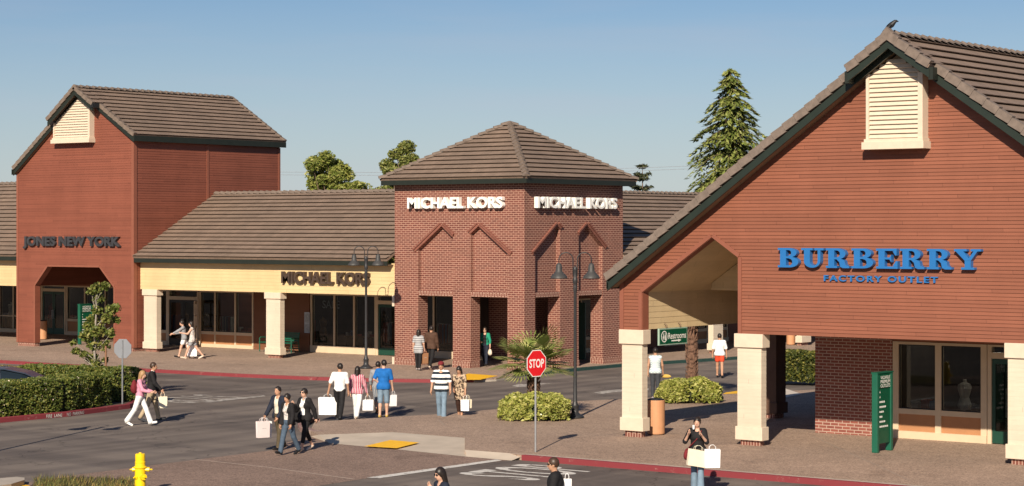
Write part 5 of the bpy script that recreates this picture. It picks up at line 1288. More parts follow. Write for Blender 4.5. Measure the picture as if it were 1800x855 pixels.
# fire hydrant
hy = empty('fire_hydrant', gd(246.5, 863, .05), 0, 'yellow fire hydrant at the bottom left by the crossing', 'hydrant'); hy.scale = (.95, .95, .84); mb = MB()
mb.lathe([(.15, 0), (.16, .04), (.15, .07), (.125, .08), (.125, .58), (.15, .60), (.15, .635), (.122, .65), (.118, .72), (.122, .735), (.122, .76), (.112, .775), (.116, .90), (.112, .955), (.10, .97), (.035, .972), (.03, 1.0), (.01, 1.002)], (0, 0, 0), 20); bevel(mb.build('barrel', YELH, hy, False), .004)
for d, z, r, l in ((RT, .555, .055, .23), (-RT, .555, .055, .19), ((RT * .55 - FW * .84), .38, .075, .21), (-RT * .62 - FW * .78, .36, .045, .15)):
    mb = MB(); d = d.normalized(); mb.tube([tuple(d * .09 + Vector((0, 0, z))), tuple(d * l * .75 + Vector((0, 0, z)))], r * .85, 12); mb.tube([tuple(d * l * .7 + Vector((0, 0, z))), tuple(d * l * .95 + Vector((0, 0, z)))], r * 1.12, 10); mb.tube([tuple(d * l * .9 + Vector((0, 0, z))), tuple(d * (l + .05) + Vector((0, 0, z)))], .02, 5); mb.build('nozzle', YELH, hy)

# parked car behind the near hedge: only roof and windows stand above it
car = empty('parked_car', dp(-16, 67.0, S - .02), R(VIEW - 90 + 180), 'dark blue parked car whose roof and windows show above the near hedge', 'car')
PAINT = mat('car_paint_blue', (.035, .045, .065), .28, .05, 2, spec=.6); CGL = mat('car_glass', (.012, .018, .022), .04, .1, 2, spec=.9)
def hull(secs, m, name, parent, smooth=True):
    """lofted body: cross-sections given as (x, half width, z low, z high, tumblehome)"""
    mb = MB(); rows = []
    for x, w, z0, z1, th in secs:
        zs = [z0, z0 + (z1 - z0) * .25, z0 + (z1 - z0) * .65, z1 - .05 * (z1 - z0), z1]; ws = [w * .93, w, w - th * .5, w - th, w - th - .10]
        rows.append([(x, -a, z) for a, z in zip(ws, zs)] + [(x, a, z) for a, z in zip(ws[::-1], zs[::-1])])
    for i in range(len(rows) - 1):
        n = len(rows[i])
        for k in range(n): mb.poly([rows[i][k], rows[i][(k + 1) % n], rows[i + 1][(k + 1) % n], rows[i + 1][k]])
    mb.poly(rows[0]); mb.poly(rows[-1][::-1]); return mb.build(name, m, parent, smooth)
hull([(-2.15, .70, .35, .78, .04), (-1.95, .82, .22, .88, .05), (-1.2, .87, .20, .90, .05), (.9, .87, .20, .88, .05), (1.7, .84, .22, .80, .06), (2.1, .72, .30, .66, .06), (2.2, .60, .38, .56, .05)], PAINT, 'body', car)
gl = hull([(-1.62, .74, .84, .90, .10), (-1.15, .76, .84, 1.10, .16), (-.5, .77, .84, 1.225, .20), (.25, .77, .84, 1.235, .20), (.75, .76, .84, 1.06, .14), (1.15, .74, .84, .89, .08)], CGL, 'windows', car)
hull([(-1.66, .58, .90, .925, .02), (-1.2, .58, 1.09, 1.135, .03), (-.55, .575, 1.225, 1.265, .04), (.25, .575, 1.235, 1.275, .04), (.42, .56, 1.185, 1.215, .04)], PAINT, 'roof', car)
for x in (-.42, .32):
    for s in (-1, 1):
        mb = MB(); mb.tube([(x - .05, s * .775, .86), (x, s * .60, 1.235)], .03, 5); mb.build('pillar', PAINT, car)
for x in (-1.35, 1.35):
    for s in (-1, 1):
        mb = MB(); mb.lathe([(.20, -.09), (.30, -.085), (.31, 0), (.30, .085), (.20, .09)], (x, s * .76, .31), 18, 0, 'Y'); w_ = mb.build('wheel', BLACK, car); mb = MB(); mb.lathe([(.19, -.092), (.19, .092)], (x, s * .765, .31), 12, 0, 'Y'); mb.build('rim', METAL, w_)

# bird on the peak
bd = empty('bird', (bpx + .02, 46.85, zr + .11), R(20), 'black bird perched on the peak of the big gable roof', 'bird'); mb = MB(); X_ = RT
def bpt(a, z): return tuple(Vector((a, 0, z)))
mb.tube([bpt(-.20, -.015), bpt(-.12, .05), bpt(-.05, .10), bpt(.03, .155), bpt(.075, .20), bpt(.115, .235), bpt(.145, .24), bpt(.20, .228)], [.010, .028, .062, .072, .055, .044, .032, .004], 10, sx=.85)
for s in (-1, 1): mb.tube([(-.0, s * .025, .09), (.012, s * .03, 0)], .006, 5); mb.tube([(.03, s * .055, .15), (-.07, s * .055, .075), (-.16, s * .02, .01)], [.02, .028, .006], 6)
mb.build('body', mat('feather_black', (.012, .012, .014), .5, .2, 9), bd, True)

# overhead cables far behind the roofs
for i, (ya, yb) in enumerate(((301, 279), (306, 284))):
    a, b = dp(380, 175), dp(1480, 175); a.z = 5.8 + (402 - ya) * 175 / FPX; b.z = 5.8 + (402 - yb) * 175 / FPX; mb = MB()
    mb.tube([tuple(a.lerp(b, t / 16) - Vector((0, 0, .5 * 4 * (t / 16) * (1 - t / 16)))) for t in range(17)], .014, 4)
    tag(mb.build('power_line', mat('cable_grey', (.26, .27, .29), .7)), ('upper' if i == 0 else 'lower') + ' thin grey overhead cable crossing the sky behind the brick tower', 'cable', 'overhead cables')

# ================================================================ PEOPLE
def smin(a, b, k): h = np.clip(.5 + .5 * (b - a) / k, 0, 1); return b * (1 - h) + a * h - k * h * (1 - h)
def surface_nets(F, org, h):
    S_ = F < 0; c = [(0, 0, 0), (1, 0, 0), (0, 1, 0), (1, 1, 0), (0, 0, 1), (1, 0, 1), (0, 1, 1), (1, 1, 1)]; nx, ny, nz_ = F.shape
    sl = lambda A, o: A[o[0]:nx - 1 + o[0], o[1]:ny - 1 + o[1], o[2]:nz_ - 1 + o[2]]
    cnt = sum(sl(S_, o).astype(np.int8) for o in c); mix = (cnt > 0) & (cnt < 8); ijk = np.argwhere(mix)
    if len(ijk) == 0: return np.zeros((0, 3)), []
    idm = -np.ones(mix.shape, int); idm[mix] = np.arange(len(ijk)); vals = [sl(F, o)[mix] for o in c]; acc = np.zeros((len(ijk), 3)); num = np.zeros(len(ijk))
    for a in range(8):
        for b in range(a + 1, 8):
            if sum(abs(c[a][t] - c[b][t]) for t in range(3)) != 1: continue
            fa, fb = vals[a], vals[b]; m = (fa < 0) != (fb < 0); t = np.where(m, fa / np.where(m, fa - fb, 1), 0); p = np.array(c[a]) + t[:, None] * (np.array(c[b]) - np.array(c[a])); acc += p * m[:, None]; num += m
    V = (ijk + acc / num[:, None]) * h + org; faces = []
    for ax in range(3):
        a1, a2 = [(1, 2), (2, 0), (0, 1)][ax]; d = [0, 0, 0]; d[ax] = 1; lo = [0, 0, 0]; lo[a1] = 1; lo[a2] = 1
        A = S_[lo[0]:nx - d[0] - (lo[0] and 0), lo[1]:ny - d[1], lo[2]:nz_ - d[2]]; B = S_[lo[0] + d[0]:, lo[1] + d[1]:, lo[2] + d[2]:]
        n = [min(A.shape[t], B.shape[t]) for t in range(3)]; A = A[:n[0], :n[1], :n[2]]; B = B[:n[0], :n[1], :n[2]]
        for e in np.argwhere(A != B):
            g = e + np.array(lo); q = []
            for (u, v) in ((-1, -1), (0, -1), (0, 0), (-1, 0)):
                k = g.copy(); k[a1] += u; k[a2] += v
                if (k < 0).any() or k[0] >= idm.shape[0] or k[1] >= idm.shape[1] or k[2] >= idm.shape[2]: q = None; break
                q.append(idm[tuple(k)])
            if q and min(q) >= 0: faces.append(tuple(q) if A[tuple(e)] else tuple(q[::-1]))
    return V, faces
class Field:
    """smooth union of tapered capsules and ellipsoids on a grid, turned into one closed surface"""
    def __init__(s, k=.03): s.pr = []; s.k = k; s.cut = []
    def cap(s, a, b, ra, rb, k=None, sy=1.0): s.pr.append(('c', np.array(a, float), np.array(b, float), ra, rb, k or s.k, sy)); return s
    def ell(s, c, r, yaw=0, k=None): s.pr.append(('e', np.array(c, float), np.array(r, float), yaw, 0, k or s.k, 1)); return s
    def mesh(s, h):
        lo = np.min([np.minimum(p[1], p[2]) - max(p[3], p[4]) if p[0] == 'c' else p[1] - max(p[2]) for p in s.pr], 0) - 3 * h; hi = np.max([np.maximum(p[1], p[2]) + max(p[3], p[4]) if p[0] == 'c' else p[1] + max(p[2]) for p in s.pr], 0) + 3 * h
        n = np.ceil((hi - lo) / h).astype(int) + 1; F = np.full(n, 1.0); ax = [lo[i] + np.arange(n[i]) * h for i in range(3)]
        for t, a, b, ra, rb, k, sy in s.pr:
            if t == 'c': l, u = np.minimum(a, b) - max(ra, rb) - k - .05, np.maximum(a, b) + max(ra, rb) + k + .05
            else: l, u = a - max(b) - k - .05, a + max(b) + k + .05
            i0 = np.maximum(((l - lo) / h).astype(int), 0); i1 = np.minimum(((u - lo) / h).astype(int) + 2, n); sl = tuple(slice(i0[i], i1[i]) for i in range(3))
            X, Y, Z = np.meshgrid(ax[0][sl[0]], ax[1][sl[1]], ax[2][sl[2]], indexing='ij')
            if t == 'c':
                d = b - a; dd = d @ d + 1e-9; T = np.clip(((X - a[0]) * d[0] + (Y - a[1]) * d[1] + (Z - a[2]) * d[2]) / dd, 0, 1)
                D = np.sqrt((X - a[0] - T * d[0]) ** 2 + ((Y - a[1] - T * d[1]) / sy) ** 2 + (Z - a[2] - T * d[2]) ** 2) - (ra + (rb - ra) * T)
            else:
                cs, sn = math.cos(ra), math.sin(ra); x, y = X - a[0], Y - a[1]; x, y = x * cs + y * sn, -x * sn + y * cs
                q = np.sqrt((x / b[0]) ** 2 + (y / b[1]) ** 2 + ((Z - a[2]) / b[2]) ** 2); D = (q - 1) * min(b)
            F[sl] = smin(F[sl], D, k)
        X, Y, Z = np.meshgrid(*ax, indexing='ij')
        for fn in s.cut: F = np.maximum(F, fn(X, Y, Z))
        return surface_nets(F, lo, h)
SKINS = {'light': mat('skin_light', (.56, .33, .23), .55, .06, 9, coord='obj'), 'tan': mat('skin_tan', (.46, .25, .155), .55, .06, 9, coord='obj')}
HAIRS = {'black': mat('hair_black', (.020, .014, .011), .42, .3, 30, coord='obj'), 'brown': mat('hair_brown', (.055, .030, .018), .45, .3, 30, coord='obj'), 'blond': mat('hair_blond', (.34, .20, .09), .5, .25, 30, coord='obj')}
EYE = mat('eye_dark', (.02, .015, .012), .3); LIP = mat('lip', (.36, .13, .11), .5); LENS = mat('dark_lens', (.008, .008, .009), .12)
cl = lambda n, c, v=.16: mat(n, c, .8, v, 9, .9, coord='obj', bscale=11, spec=.2)
C = {k: cl('cloth_' + k, c) for k, c in dict(white=(.78, .77, .75), cream=(.66, .58, .46), black=(.016, .015, .016), navy=(.018, .022, .036), grey=(.27, .27, .28), pink=(.62, .27, .36), khaki=(.40, .31, .20), olive=(.085, .066, .040), blue=(.012, .12, .38), brown=(.075, .040, .026), green=(.02, .25, .15), red=(.62, .07, .03), darkred=(.16, .02, .025), denim=(.065, .095, .135), denim_pale=(.17, .24, .31), charcoal=(.045, .048, .055), chocolate=(.045, .022, .016), tanshoe=(.50, .33, .08), pale=(.62, .50, .40)).items()}
def banded(name, c1, c2, axis, per, duty=.5, wav=0.0):
    m = bpy.data.materials.new(name); nt, N, K, P = nodes(m); s = N.new('ShaderNodeSeparateXYZ'); K(N.new('ShaderNodeTexCoord').outputs['Object'], s.inputs[0]); v = s.outputs[axis]
    if wav: v = math_(nt, 'ADD', v, math_(nt, 'MULTIPLY', math_(nt, 'SINE', math_(nt, 'MULTIPLY', s.outputs[0], 60.0)), wav))
    K(mixc(nt, math_(nt, 'GREATER_THAN', math_(nt, 'FRACT', math_(nt, 'DIVIDE', math_(nt, 'ADD', v, 5.0), per)), duty), c1, c2), P.inputs['Base Color']); P.inputs['Roughness'].default_value = .85; P.inputs['Specular IOR Level'].default_value = .2; return m
def blotch(name, c1, c2, sc_=14, thr=.5):
    m = bpy.data.materials.new(name); nt, N, K, P = nodes(m); K(mixc(nt, ramp(nt, tnoise(nt, sc_, 3, coord='obj'), [(thr - .03, (0, 0, 0)), (thr + .03, (1, 1, 1))]), c1, c2), P.inputs['Base Color']); P.inputs['Roughness'].default_value = .85; return m
C['polo'] = banded('cloth_wide_stripes', (.80, .79, .77), (.022, .03, .04), 2, .175, .55); C['stripes'] = banded('cloth_pink_stripes', (.34, .045, .085), (.66, .48, .50), 0, .052, .60)
C['tank'] = banded('cloth_wavy_stripes', (.72, .76, .76), (.20, .33, .36), 2, .075, .62, .02); C['tunic'] = blotch('cloth_tunic_print', (.46, .34, .23), (.05, .03, .02), 16, .52); C['plaidgrey'] = banded('cloth_grey_bands', (.42, .42, .42), (.20, .20, .21), 2, .09, .6); C['print'] = blotch('cloth_pale_print', (.60, .55, .50), (.33, .31, .30), 18, .55); C['shortstripe'] = banded('cloth_short_stripes', (.45, .45, .44), (.12, .15, .2), 0, .05, .5)
def person(pos, heading, H, label, top=('white', .45), topz=.90, bottom=('denim', 'long'), legs=(18, 6, -16, 22), L_=(10, 8, 12), R_=(-10, 8, 12), hair=('black', 'short'), skin='tan', shoes='black', fat=1.0, fem=False, lean=3, yaw=0, nod=0, inner=None, coat=0.0, shades=False, cap=None, flare=0.0, group=None, skirt=None, backpack=None, collar=None):
    """L_/R_ = arm (pitch, abduct, elbow[, forearm inward]); +Y is where the figure faces, +X its right"""
    s = H / 1.72; root_name = 'person'; h = .0165 * s
    J = lambda x, y, z: np.array([x, y, z]) * s
    lr = R(lean)
    def up(x, y, z):                                # upper body leans about the pelvis
        yy, zz = y, z - .95; return J(x, yy * math.cos(lr) + zz * math.sin(lr), .95 + zz * math.cos(lr) - yy * math.sin(lr))
    hw, sw = (.085, .158) if fem else (.088, .182)
    P = {}; foot = {}
    for sd, (a, b) in ((-1, legs[:2]), (1, legs[2:])):
        a, b = R(a), R(b); hp = J(sd * hw, 0, .91); kn = hp + J(0, math.sin(a), -math.cos(a)) * .42; an = kn + J(0, math.sin(a - b), -math.cos(a - b)) * .41
        fa = max(-.9, min(.25, (a - b) * .9)); toe = an + J(0, math.cos(fa), math.sin(fa)) * .17 + J(0, 0, -.045); heel = an + J(0, -.035 * math.cos(fa), -.04); P[sd] = (hp, kn, an, toe, heel)
    dz = min(min(q[3][2], q[4][2]) - .032 * s for q in P.values()); sh = np.array([0, 0, -dz]); P = {k: tuple(v + sh for v in q) for k, q in P.items()}
    U = lambda x, y, z: up(x, y, z) + sh
    hd = U(0, .02, 1.60); yw = R(yaw); nd = R(nod)
    def hp_(x, y, z):                               # head-local to body
        y, z = y * math.cos(nd) + z * math.sin(nd), z * math.cos(nd) - y * math.sin(nd); return hd + J(x * math.cos(yw) - y * math.sin(yw), x * math.sin(yw) + y * math.cos(yw), z)
    arms = {}
    for sd, A in ((-1, L_), (1, R_)):
        p, ab, el = [R(v) for v in A[:3]]; inw = R(A[3]) if len(A) > 3 else ab * .3; sh_ = U(sd * (sw + .005), 0, 1.395); d1 = np.array([sd * math.sin(ab), math.sin(p) * math.cos(ab), -math.cos(p) * math.cos(ab)]); el_ = sh_ + d1 * .285 * s
        d2 = np.array([sd * math.sin(inw), math.sin(p + el) * math.cos(inw), -math.cos(p + el) * math.cos(inw)]); wr = el_ + d2 * .245 * s; arms[sd] = (sh_, el_, wr, d2)
    def torso(f, t=0, low=True):
        r = lambda x, y, z: (x * s * fat + t, y * s * (fat ** 1.3) + t, z * s + t)
        f.ell(U(0, 0, .955), r(.165 if fem else .158, .112, .13)); f.ell(U(0, .004, 1.10), r(.128 if fem else .145, .100, .14)); f.ell(U(0, 0, 1.27), r(.150 if fem else .168, .108, .175))
        f.cap(U(-sw * .86, -.005, 1.392), U(sw * .86, -.005, 1.392), .060 * s + t, .060 * s + t)
        if fem: f.ell(U(-.065, .085, 1.255), r(.055, .05, .055)); f.ell(U(.065, .085, 1.255), r(.055, .05, .055))
    # ---- body: one continuous surface
    f = Field(.028 * s); torso(f)
    f.cap(U(0, -.005, 1.40), U(0, .012, 1.54), .056 * s, .05 * s); f.ell(hp_(0, 0, .012), (.074 * s, .094 * s, .108 * s), yw); f.ell(hp_(0, .035, -.06), (.053 * s, .055 * s, .052 * s), yw)
    f.cap(hp_(0, .088, .01), hp_(0, .108, -.026), .012 * s, .015 * s, .012 * s)
    for e in (-1, 1): f.ell(hp_(e * .075, -.005, -.01), (.012 * s, .02 * s, .03 * s), yw, .012 * s)
    for sd in (-1, 1):
        hp, kn, an, toe, heel = P[sd]; f.cap(hp, kn, .083 * s * fat ** .5, .055 * s); f.cap(kn, kn + (an - kn) * .35, .052 * s, .053 * s); f.cap(kn + (an - kn) * .35, an, .053 * s, .036 * s); f.cap(heel, toe, .036 * s, .030 * s); f.cap(an, heel, .036 * s, .034 * s)
        a, b, c, d2 = arms[sd]; f.cap(a, b, .050 * s, .040 * s); f.cap(b, c, .040 * s, .026 * s); f.cap(c, c + d2 * .075 * s, .027 * s, .034 * s, .018 * s, 1.0)
    V, Fc = f.mesh(h); mb = MB(); mb.v = [tuple(v) for v in V]; mb.f = list(Fc); mb.m = [0] * len(Fc)
    for sd in (-1, 1):                              # fingers and thumb, lightly curled
        c, d2 = arms[sd][2], arms[sd][3]; wd = np.array([0, 1.0, 0]) - d2 * d2[1]; wd /= np.linalg.norm(wd); cu = np.cross(d2, wd) * sd
        for j, ln in enumerate((.062, .074, .078, .066)):
            o = c + (d2 * .078 + wd * (.027 - .018 * j) * 1.0) * s; mb.tube([tuple(o - d2 * .02 * s), tuple(o + d2 * ln * .45 * s), tuple(o + (d2 * ln * .8 - cu * .02) * s), tuple(o + (d2 * ln - cu * .038) * s)], [.0095 * s, .009 * s, .0085 * s, .006 * s], 6)
        o = c + (d2 * .025 + wd * .028) * s; mb.tube([tuple(o), tuple(o + (d2 * .03 + wd * .022 - cu * .01) * s), tuple(o + (d2 * .06 + wd * .02 - cu * .025) * s)], [.011 * s, .0105 * s, .007 * s], 6)
    for e in (-1, 1): mb.ball(tuple(hp_(e * .031, .083, .018)), .0085 * s, 5, 1)
    mb.ball(tuple(hp_(0, .090, -.052)), (.021 * s, .012 * s, .007 * s), 5, 2)
    body = mesh_obj(root_name, mb.v, mb.f, [SKINS[skin], EYE, LIP], None, True, mb.m, pos); body.rotation_euler = (0, 0, R(heading - 90)); tag(body, label, 'person', group)
    def add(name, F, m, hh=h):
        V, Fc = F.mesh(hh); 
        if len(V): return mesh_obj(name, [tuple(v) for v in V], Fc, m if isinstance(m, list) else C.get(m, m), body, True)
    # ---- trousers / shorts / skirt
    bm, bl = bottom; t = .013 * s; f = Field(.022 * s); r_ = lambda x, y, z: (x * s * fat + t, y * s * fat ** 1.3 + t, z * s + t)
    f.ell(U(0, 0, .955), r_(.163 if fem else .158, .110, .13)); frac = {'long': 1.0, 'capri': .62, 'knee': .12, 'shorts': -.45}[bl]
    for sd in (-1, 1):
        hp, kn, an, toe, heel = P[sd]
        if frac < 0: f.cap(hp, hp + (kn - hp) * (1 + frac), .086 * s * fat ** .5 + t * 1.3, .078 * s + t * 1.6)
        else: f.cap(hp, kn, .085 * s * fat ** .5 + t, .060 * s + t); f.cap(kn, kn + (an - kn) * frac, .058 * s + t, (.046 + flare) * s + t if bl != 'capri' else .050 * s + t * .5)
    if skirt:
        for sd in (-1, 1): f.cap(P[sd][0], P[sd][0] + (P[sd][1] - P[sd][0]) * skirt, .10 * s, .10 * s, .10)
    zt = U(0, 0, 1.03)[2]; f.cut.append(lambda X, Y, Z: Z - zt); add('skirt' if skirt else 'trousers', f, bm)
    # ---- shoes
    for sd in (-1, 1):
        hp, kn, an, toe, heel = P[sd]; f = Field(.02 * s); f.cap(heel + J(0, 0, -.004), toe + J(0, .02, -.004), .040 * s, .036 * s); f.cap(an + J(0, 0, -.025), heel, .036 * s, .036 * s); add('shoe', f, shoes, .012 * s)
    # ---- top
    tm, sl = top; t = (.016 + coat) * s; f = Field(.03 * s); torso(f, t)
    for sd in (-1, 1):
        a, b, c, d2 = arms[sd]
        if sl > 0:
            e = min(1, sl / .5) if sl <= .5 else 1; f.cap(a, a + (b - a) * e, .054 * s + t * .8, (.050 if sl <= .5 else .043) * s + t * .9)
            if sl > .5: f.cap(b, b + (c - b) * ((sl - .5) / .5) * .96, .043 * s + t * .8, .031 * s + t * .9)
    if topz < .88:
        for sd in (-1, 1): f.cap(P[sd][0], P[sd][0] + (P[sd][1] - P[sd][0]) * min(1, (.95 - topz) / .40), .105 * s * fat ** .5 + t, .105 * s + t, .06 * s)
    zb = topz * s + sh[2]; f.cut.append(lambda X, Y, Z: zb - Z)
    nk = U(0, .075, 1.445); f.cut.append(lambda X, Y, Z: .062 * s - np.sqrt((X - nk[0]) ** 2 + (Y - nk[1]) ** 2 + (Z - nk[2]) ** 2))
    if inner:                                       # open front: a V through which the shirt below shows
        zc = U(0, 0, 1.42)[2]; zw = U(0, 0, .95)[2]
        f.cut.append(lambda X, Y, Z: np.where(Y > .02 * s, (.075 * s - np.abs(X)) * 1.0, -1.0))
        g = Field(.03 * s); torso(g, .010 * s); zi = (topz + .04) * s + sh[2]; g.cut.append(lambda X, Y, Z: zi - Z); g.cut.append(lambda X, Y, Z: .058 * s - np.sqrt((X - nk[0]) ** 2 + (Y - nk[1]) ** 2 + (Z - nk[2]) ** 2)); g.cut.append(lambda X, Y, Z: np.abs(X) - .12 * s); add('shirt', g, inner)
    add('jacket' if inner else ('tunic' if topz < .8 else 'shirt'), f, tm)
    if collar:
        g = Field(.02 * s); c0 = U(0, .005, 1.455); g.cap(c0 + J(-.05, .02, -.01), c0 + J(.05, .02, -.01), .032 * s, .032 * s); g.cap(c0 + J(-.05, -.02, .005), c0 + J(.05, -.02, .005), .032 * s, .032 * s); add('collar', g, collar, .012 * s)
    # ---- hair, cap, glasses
    hc, hs = hair; f = Field(.02 * s); hcen = hp_(0, -.012, .026); k_ = 1.05 if fem else 1.0; f.ell(hcen, (.086 * s * k_, .100 * s * k_, .108 * s * k_), yw)
    face = hp_(0, .088, -.048); rad = {'crop': .098, 'bun': .073, 'bob': .078, 'long': .078}.get(hs, .082)
    if hs in ('bob', 'long'):
        zend = -.17 if hs == 'bob' else -.27
        for e in (-1, 1): f.cap(hp_(e * .062, -.02, -.01), hp_(e * .07, -.03, zend * .8), .038 * s, .030 * s)
        f.cap(hp_(0, -.055, .0), hp_(0, -.075, zend), .070 * s, .055 * s)
    if hs == 'bun': f.ell(hp_(0, -.10, .03), (.05 * s, .045 * s, .05 * s), yw)
    if hs == 'pony': f.cap(hp_(0, -.09, .02), hp_(0, -.13, -.12), .035 * s, .022 * s)
    ny = hp_(0, 1, 0) - hd; ny /= np.linalg.norm(ny)
    f.cut.append(lambda X, Y, Z: rad * s - np.sqrt((X - face[0]) ** 2 + (Y - face[1]) ** 2 + ((Z - face[2]) * .80) ** 2))
    if hs in ('short', 'crop'):
        zl = hd[2] - .055 * s; f.cut.append(lambda X, Y, Z: zl - Z)
    add('hair', f, [HAIRS[hc]], .0125 * s)
    if cap:
        g = Field(.015 * s); g.ell(hp_(0, 0, .06), (.092 * s, .108 * s, .078 * s), yw); zc_ = hd[2] + .035 * s; g.cut.append(lambda X, Y, Z: zc_ - Z); g2 = g; g2.pr.append(('c', hp_(-.04, .11, .052), hp_(.04, .11, .052), .035 * s, .035 * s, .02 * s, 1)); add('cap', g2, cap, .0125 * s)
    if shades:
        gm = MB()
        for e in (-1, 1): gm.ball(tuple(hp_(e * .033, .092, .016)), (.029 * s, .012 * s, .021 * s), 6)
        gm.tube([tuple(hp_(-.075, .02, .02)), tuple(hp_(-.06, .085, .02)), tuple(hp_(.06, .085, .02)), tuple(hp_(.075, .02, .02))], .006 * s, 5); gm.build('sunglasses', LENS, body, True)
    M_ = Matrix.Translation(Vector(pos)) @ Matrix.Rotation(R(heading - 90), 4, 'Z')
    W_ = lambda v: M_ @ Vector(tuple(v)); body['_'] = 0; del body['_']
    return dict(o=body, L=W_(arms[-1][2] + arms[-1][3] * .09 * s), Rh=W_(arms[1][2] + arms[1][3] * .09 * s), at=lambda x, y, z: W_(U(x, y, z)), head=heading)
BAGM = {}
def bag(hold, w, d, h, yaw, col, label, drop=.14, tilt=0, group='shopping bags in hands', print_=True):
    """paper carrier with an open top and two cord handles, hanging from a hand"""
    if col not in BAGM: BAGM[col] = mat('paper_' + str(len(BAGM)), col, .55, .05, 5, .15, coord='obj', bscale=6)
    root = empty('shopping_bag', hold, R(yaw), label, 'bag', group); root.rotation_euler = (0, R(tilt), R(yaw)); zt = -drop; zb = zt - h; mb = MB(); a, b, k = w / 2, d / 2, .94
    T = [(-a, -b, zt), (a, -b, zt), (a, b, zt), (-a, b, zt)]; Bt = [(-a * k, -b * k, zb), (a * k, -b * k, zb), (a * k, b * k, zb), (-a * k, b * k, zb)]
    mb.poly([T[0], T[1], Bt[1], Bt[0]]); mb.poly([T[2], T[3], Bt[3], Bt[2]]); mb.poly(Bt)
    for i, j, sx in ((1, 2, 1), (3, 0, -1)):         # gusset folds
        mt_ = (sx * a * .90, 0, zt); mbm = (sx * a * k * .97, 0, zb + h * .25); mb.poly([T[i], mt_, mbm, Bt[i]]); mb.poly([mt_, T[j], Bt[j], mbm]); mb.poly([Bt[i], mbm, Bt[j]])
    if print_ and w >= .3 and h >= .3:               # a faint, unreadable shop imprint
        rn = random.Random(int(w * 1000 + h * 777)); pm = MB(); x = -w * .16
        while x < w * .16:
            l = rn.uniform(.010, .022); fq = .5 * (1 + k)
            for sy in (-1, 1): pm.poly([(x, sy * (b * .985 + .004), zt - h * .46), (x + l, sy * (b * .985 + .004), zt - h * .46), (x + l, sy * (b * .985 + .004), zt - h * .41), (x, sy * (b * .985 + .004), zt - h * .41)])
            x += l + .008
        pm.build('imprint', mat('imprint_grey', (.48, .47, .45), .6), root)
    bo = mb.build('paper', BAGM[col], root); md = bo.modifiers.new('thick', 'SOLIDIFY'); md.thickness = .003
    for s in (-1, 1):
        hb_ = MB(); hb_.tube([(-w * .22, s * b * .98, zt - .02), (-w * .2, s * b * .7, zt + drop * .6), (-w * .07, s * .008, zt + drop * .98), (w * .07, s * .008, zt + drop * .98), (w * .2, s * b * .7, zt + drop * .6), (w * .22, s * b * .98, zt - .02)], .005, 5, cap=True); hb_.build('handle', BAGM[col], root)
    return root
WB, CB, KB, PB = (.80, .79, .78), (.74, .66, .50), (.36, .18, .09), (.72, .62, .60)
SH = 'shoppers'
# -- far pair before the low shop
q = person(gd(338, 631.5, S), 224, 1.68, 'woman with long dark hair and bare legs striding past the open shop door', top=('print', 0.0), topz=.80, bottom=('grey', 'shorts'), legs=(24, 4, -26, 14), L_=(38, 10, 60, -14), R_=(-12, 10, 20), hair=('black', 'long'), skin='light', shoes='pale', fem=True)
bag(q['Rh'], .42, .16, .48, 40, WB, 'large white bag carried by the striding woman with bare legs')
person(gd(324, 629.5, S), 226, 1.66, 'person in grey top and dark boots pointing low ahead, beside the striding woman', top=('grey', .9), topz=.84, bottom=('white', 'shorts'), legs=(20, 6, -18, 20), L_=(58, 6, 6), R_=(30, 8, 50, -20), hair=('black', 'short'), skin='light', shoes='black', fem=True, lean=8, nod=12)
# -- couple at the hedge end
q = person(gd(246, 749), 28, 1.64, 'woman in pink sweater and white trousers with a dark backpack', top=('pink', .98), bottom=('white', 'long'), legs=(24, 4, -20, 16), L_=(14, 8, 62, -8), R_=(22, 10, 55, -10), hair=('blond', 'bob'), skin='light', shoes='white', fem=True, shades=False, nod=8, lean=6, flare=.022)
bp_ = empty('backpack', q['at'](0, -.20, 1.20), R(28 - 90), 'dark backpack on the woman in the pink sweater', 'backpack'); f = Field(.03); f.ell((0, 0, 0), (.15, .09, .21)); f.ell((0, -.05, -.05), (.11, .07, .12)); V, Fc = f.mesh(.016); mesh_obj('pack', [tuple(v) for v in V], Fc, C['darkred'], bp_, True); mb = MB()
for s_ in (-1, 1): mb.tube([(s_ * .08, .05, .18), (s_ * .10, .16, .22), (s_ * .10, .30, .12), (s_ * .09, .29, -.02), (s_ * .11, .10, -.15)], .016, 6)
mb.build('strap', C['black'], bp_)
q = person(gd(266, 742), 42, 1.78, 'man in black jacket and khaki trousers walking beside the woman in pink', top=('black', 1.0), topz=.86, bottom=('khaki', 'long'), legs=(16, 4, -14, 16), L_=(6, 6, 20), R_=(18, 6, 25), hair=('brown', 'short'), skin='tan', shoes='charcoal', coat=.008, collar='white', lean=4)
bag(q['Rh'], .26, .10, .34, 50, CB, 'small beige bag carried by the man in black jacket')
# -- three walking towards the lower left
q = person(gd(491, 792), 268, 1.66, 'man in open navy jacket and cream shirt holding white bags', top=('navy', 1.0), topz=.86, bottom=('olive', 'long'), legs=(10, 3, -12, 14), L_=(12, 4, 22, -8), R_=(24, 8, 18, -4), hair=('black', 'crop'), skin='tan', shoes='black', inner='cream', coat=.012, nod=4)
bag(q['Rh'], .36, .15, .42, 60, WB, 'white bag at the outer side of the man in navy jacket', drop=.10); bag(q['Rh'] + Vector((.10, -.16, .02)), .34, .14, .42, 70, PB, 'pinkish white bag hanging inside the white one of the man in navy jacket', drop=.10)
q = person(gd(507, 800), 272, 1.57, 'woman in black jacket, white printed top and blue jeans', top=('black', .98), topz=.84, bottom=('denim', 'long'), legs=(-16, 16, 18, 3), L_=(6, 8, 14), R_=(4, 6, 10), hair=('black', 'bun'), skin='tan', shoes='black', fem=True, inner='print', coat=.006, nod=14, flare=.01)
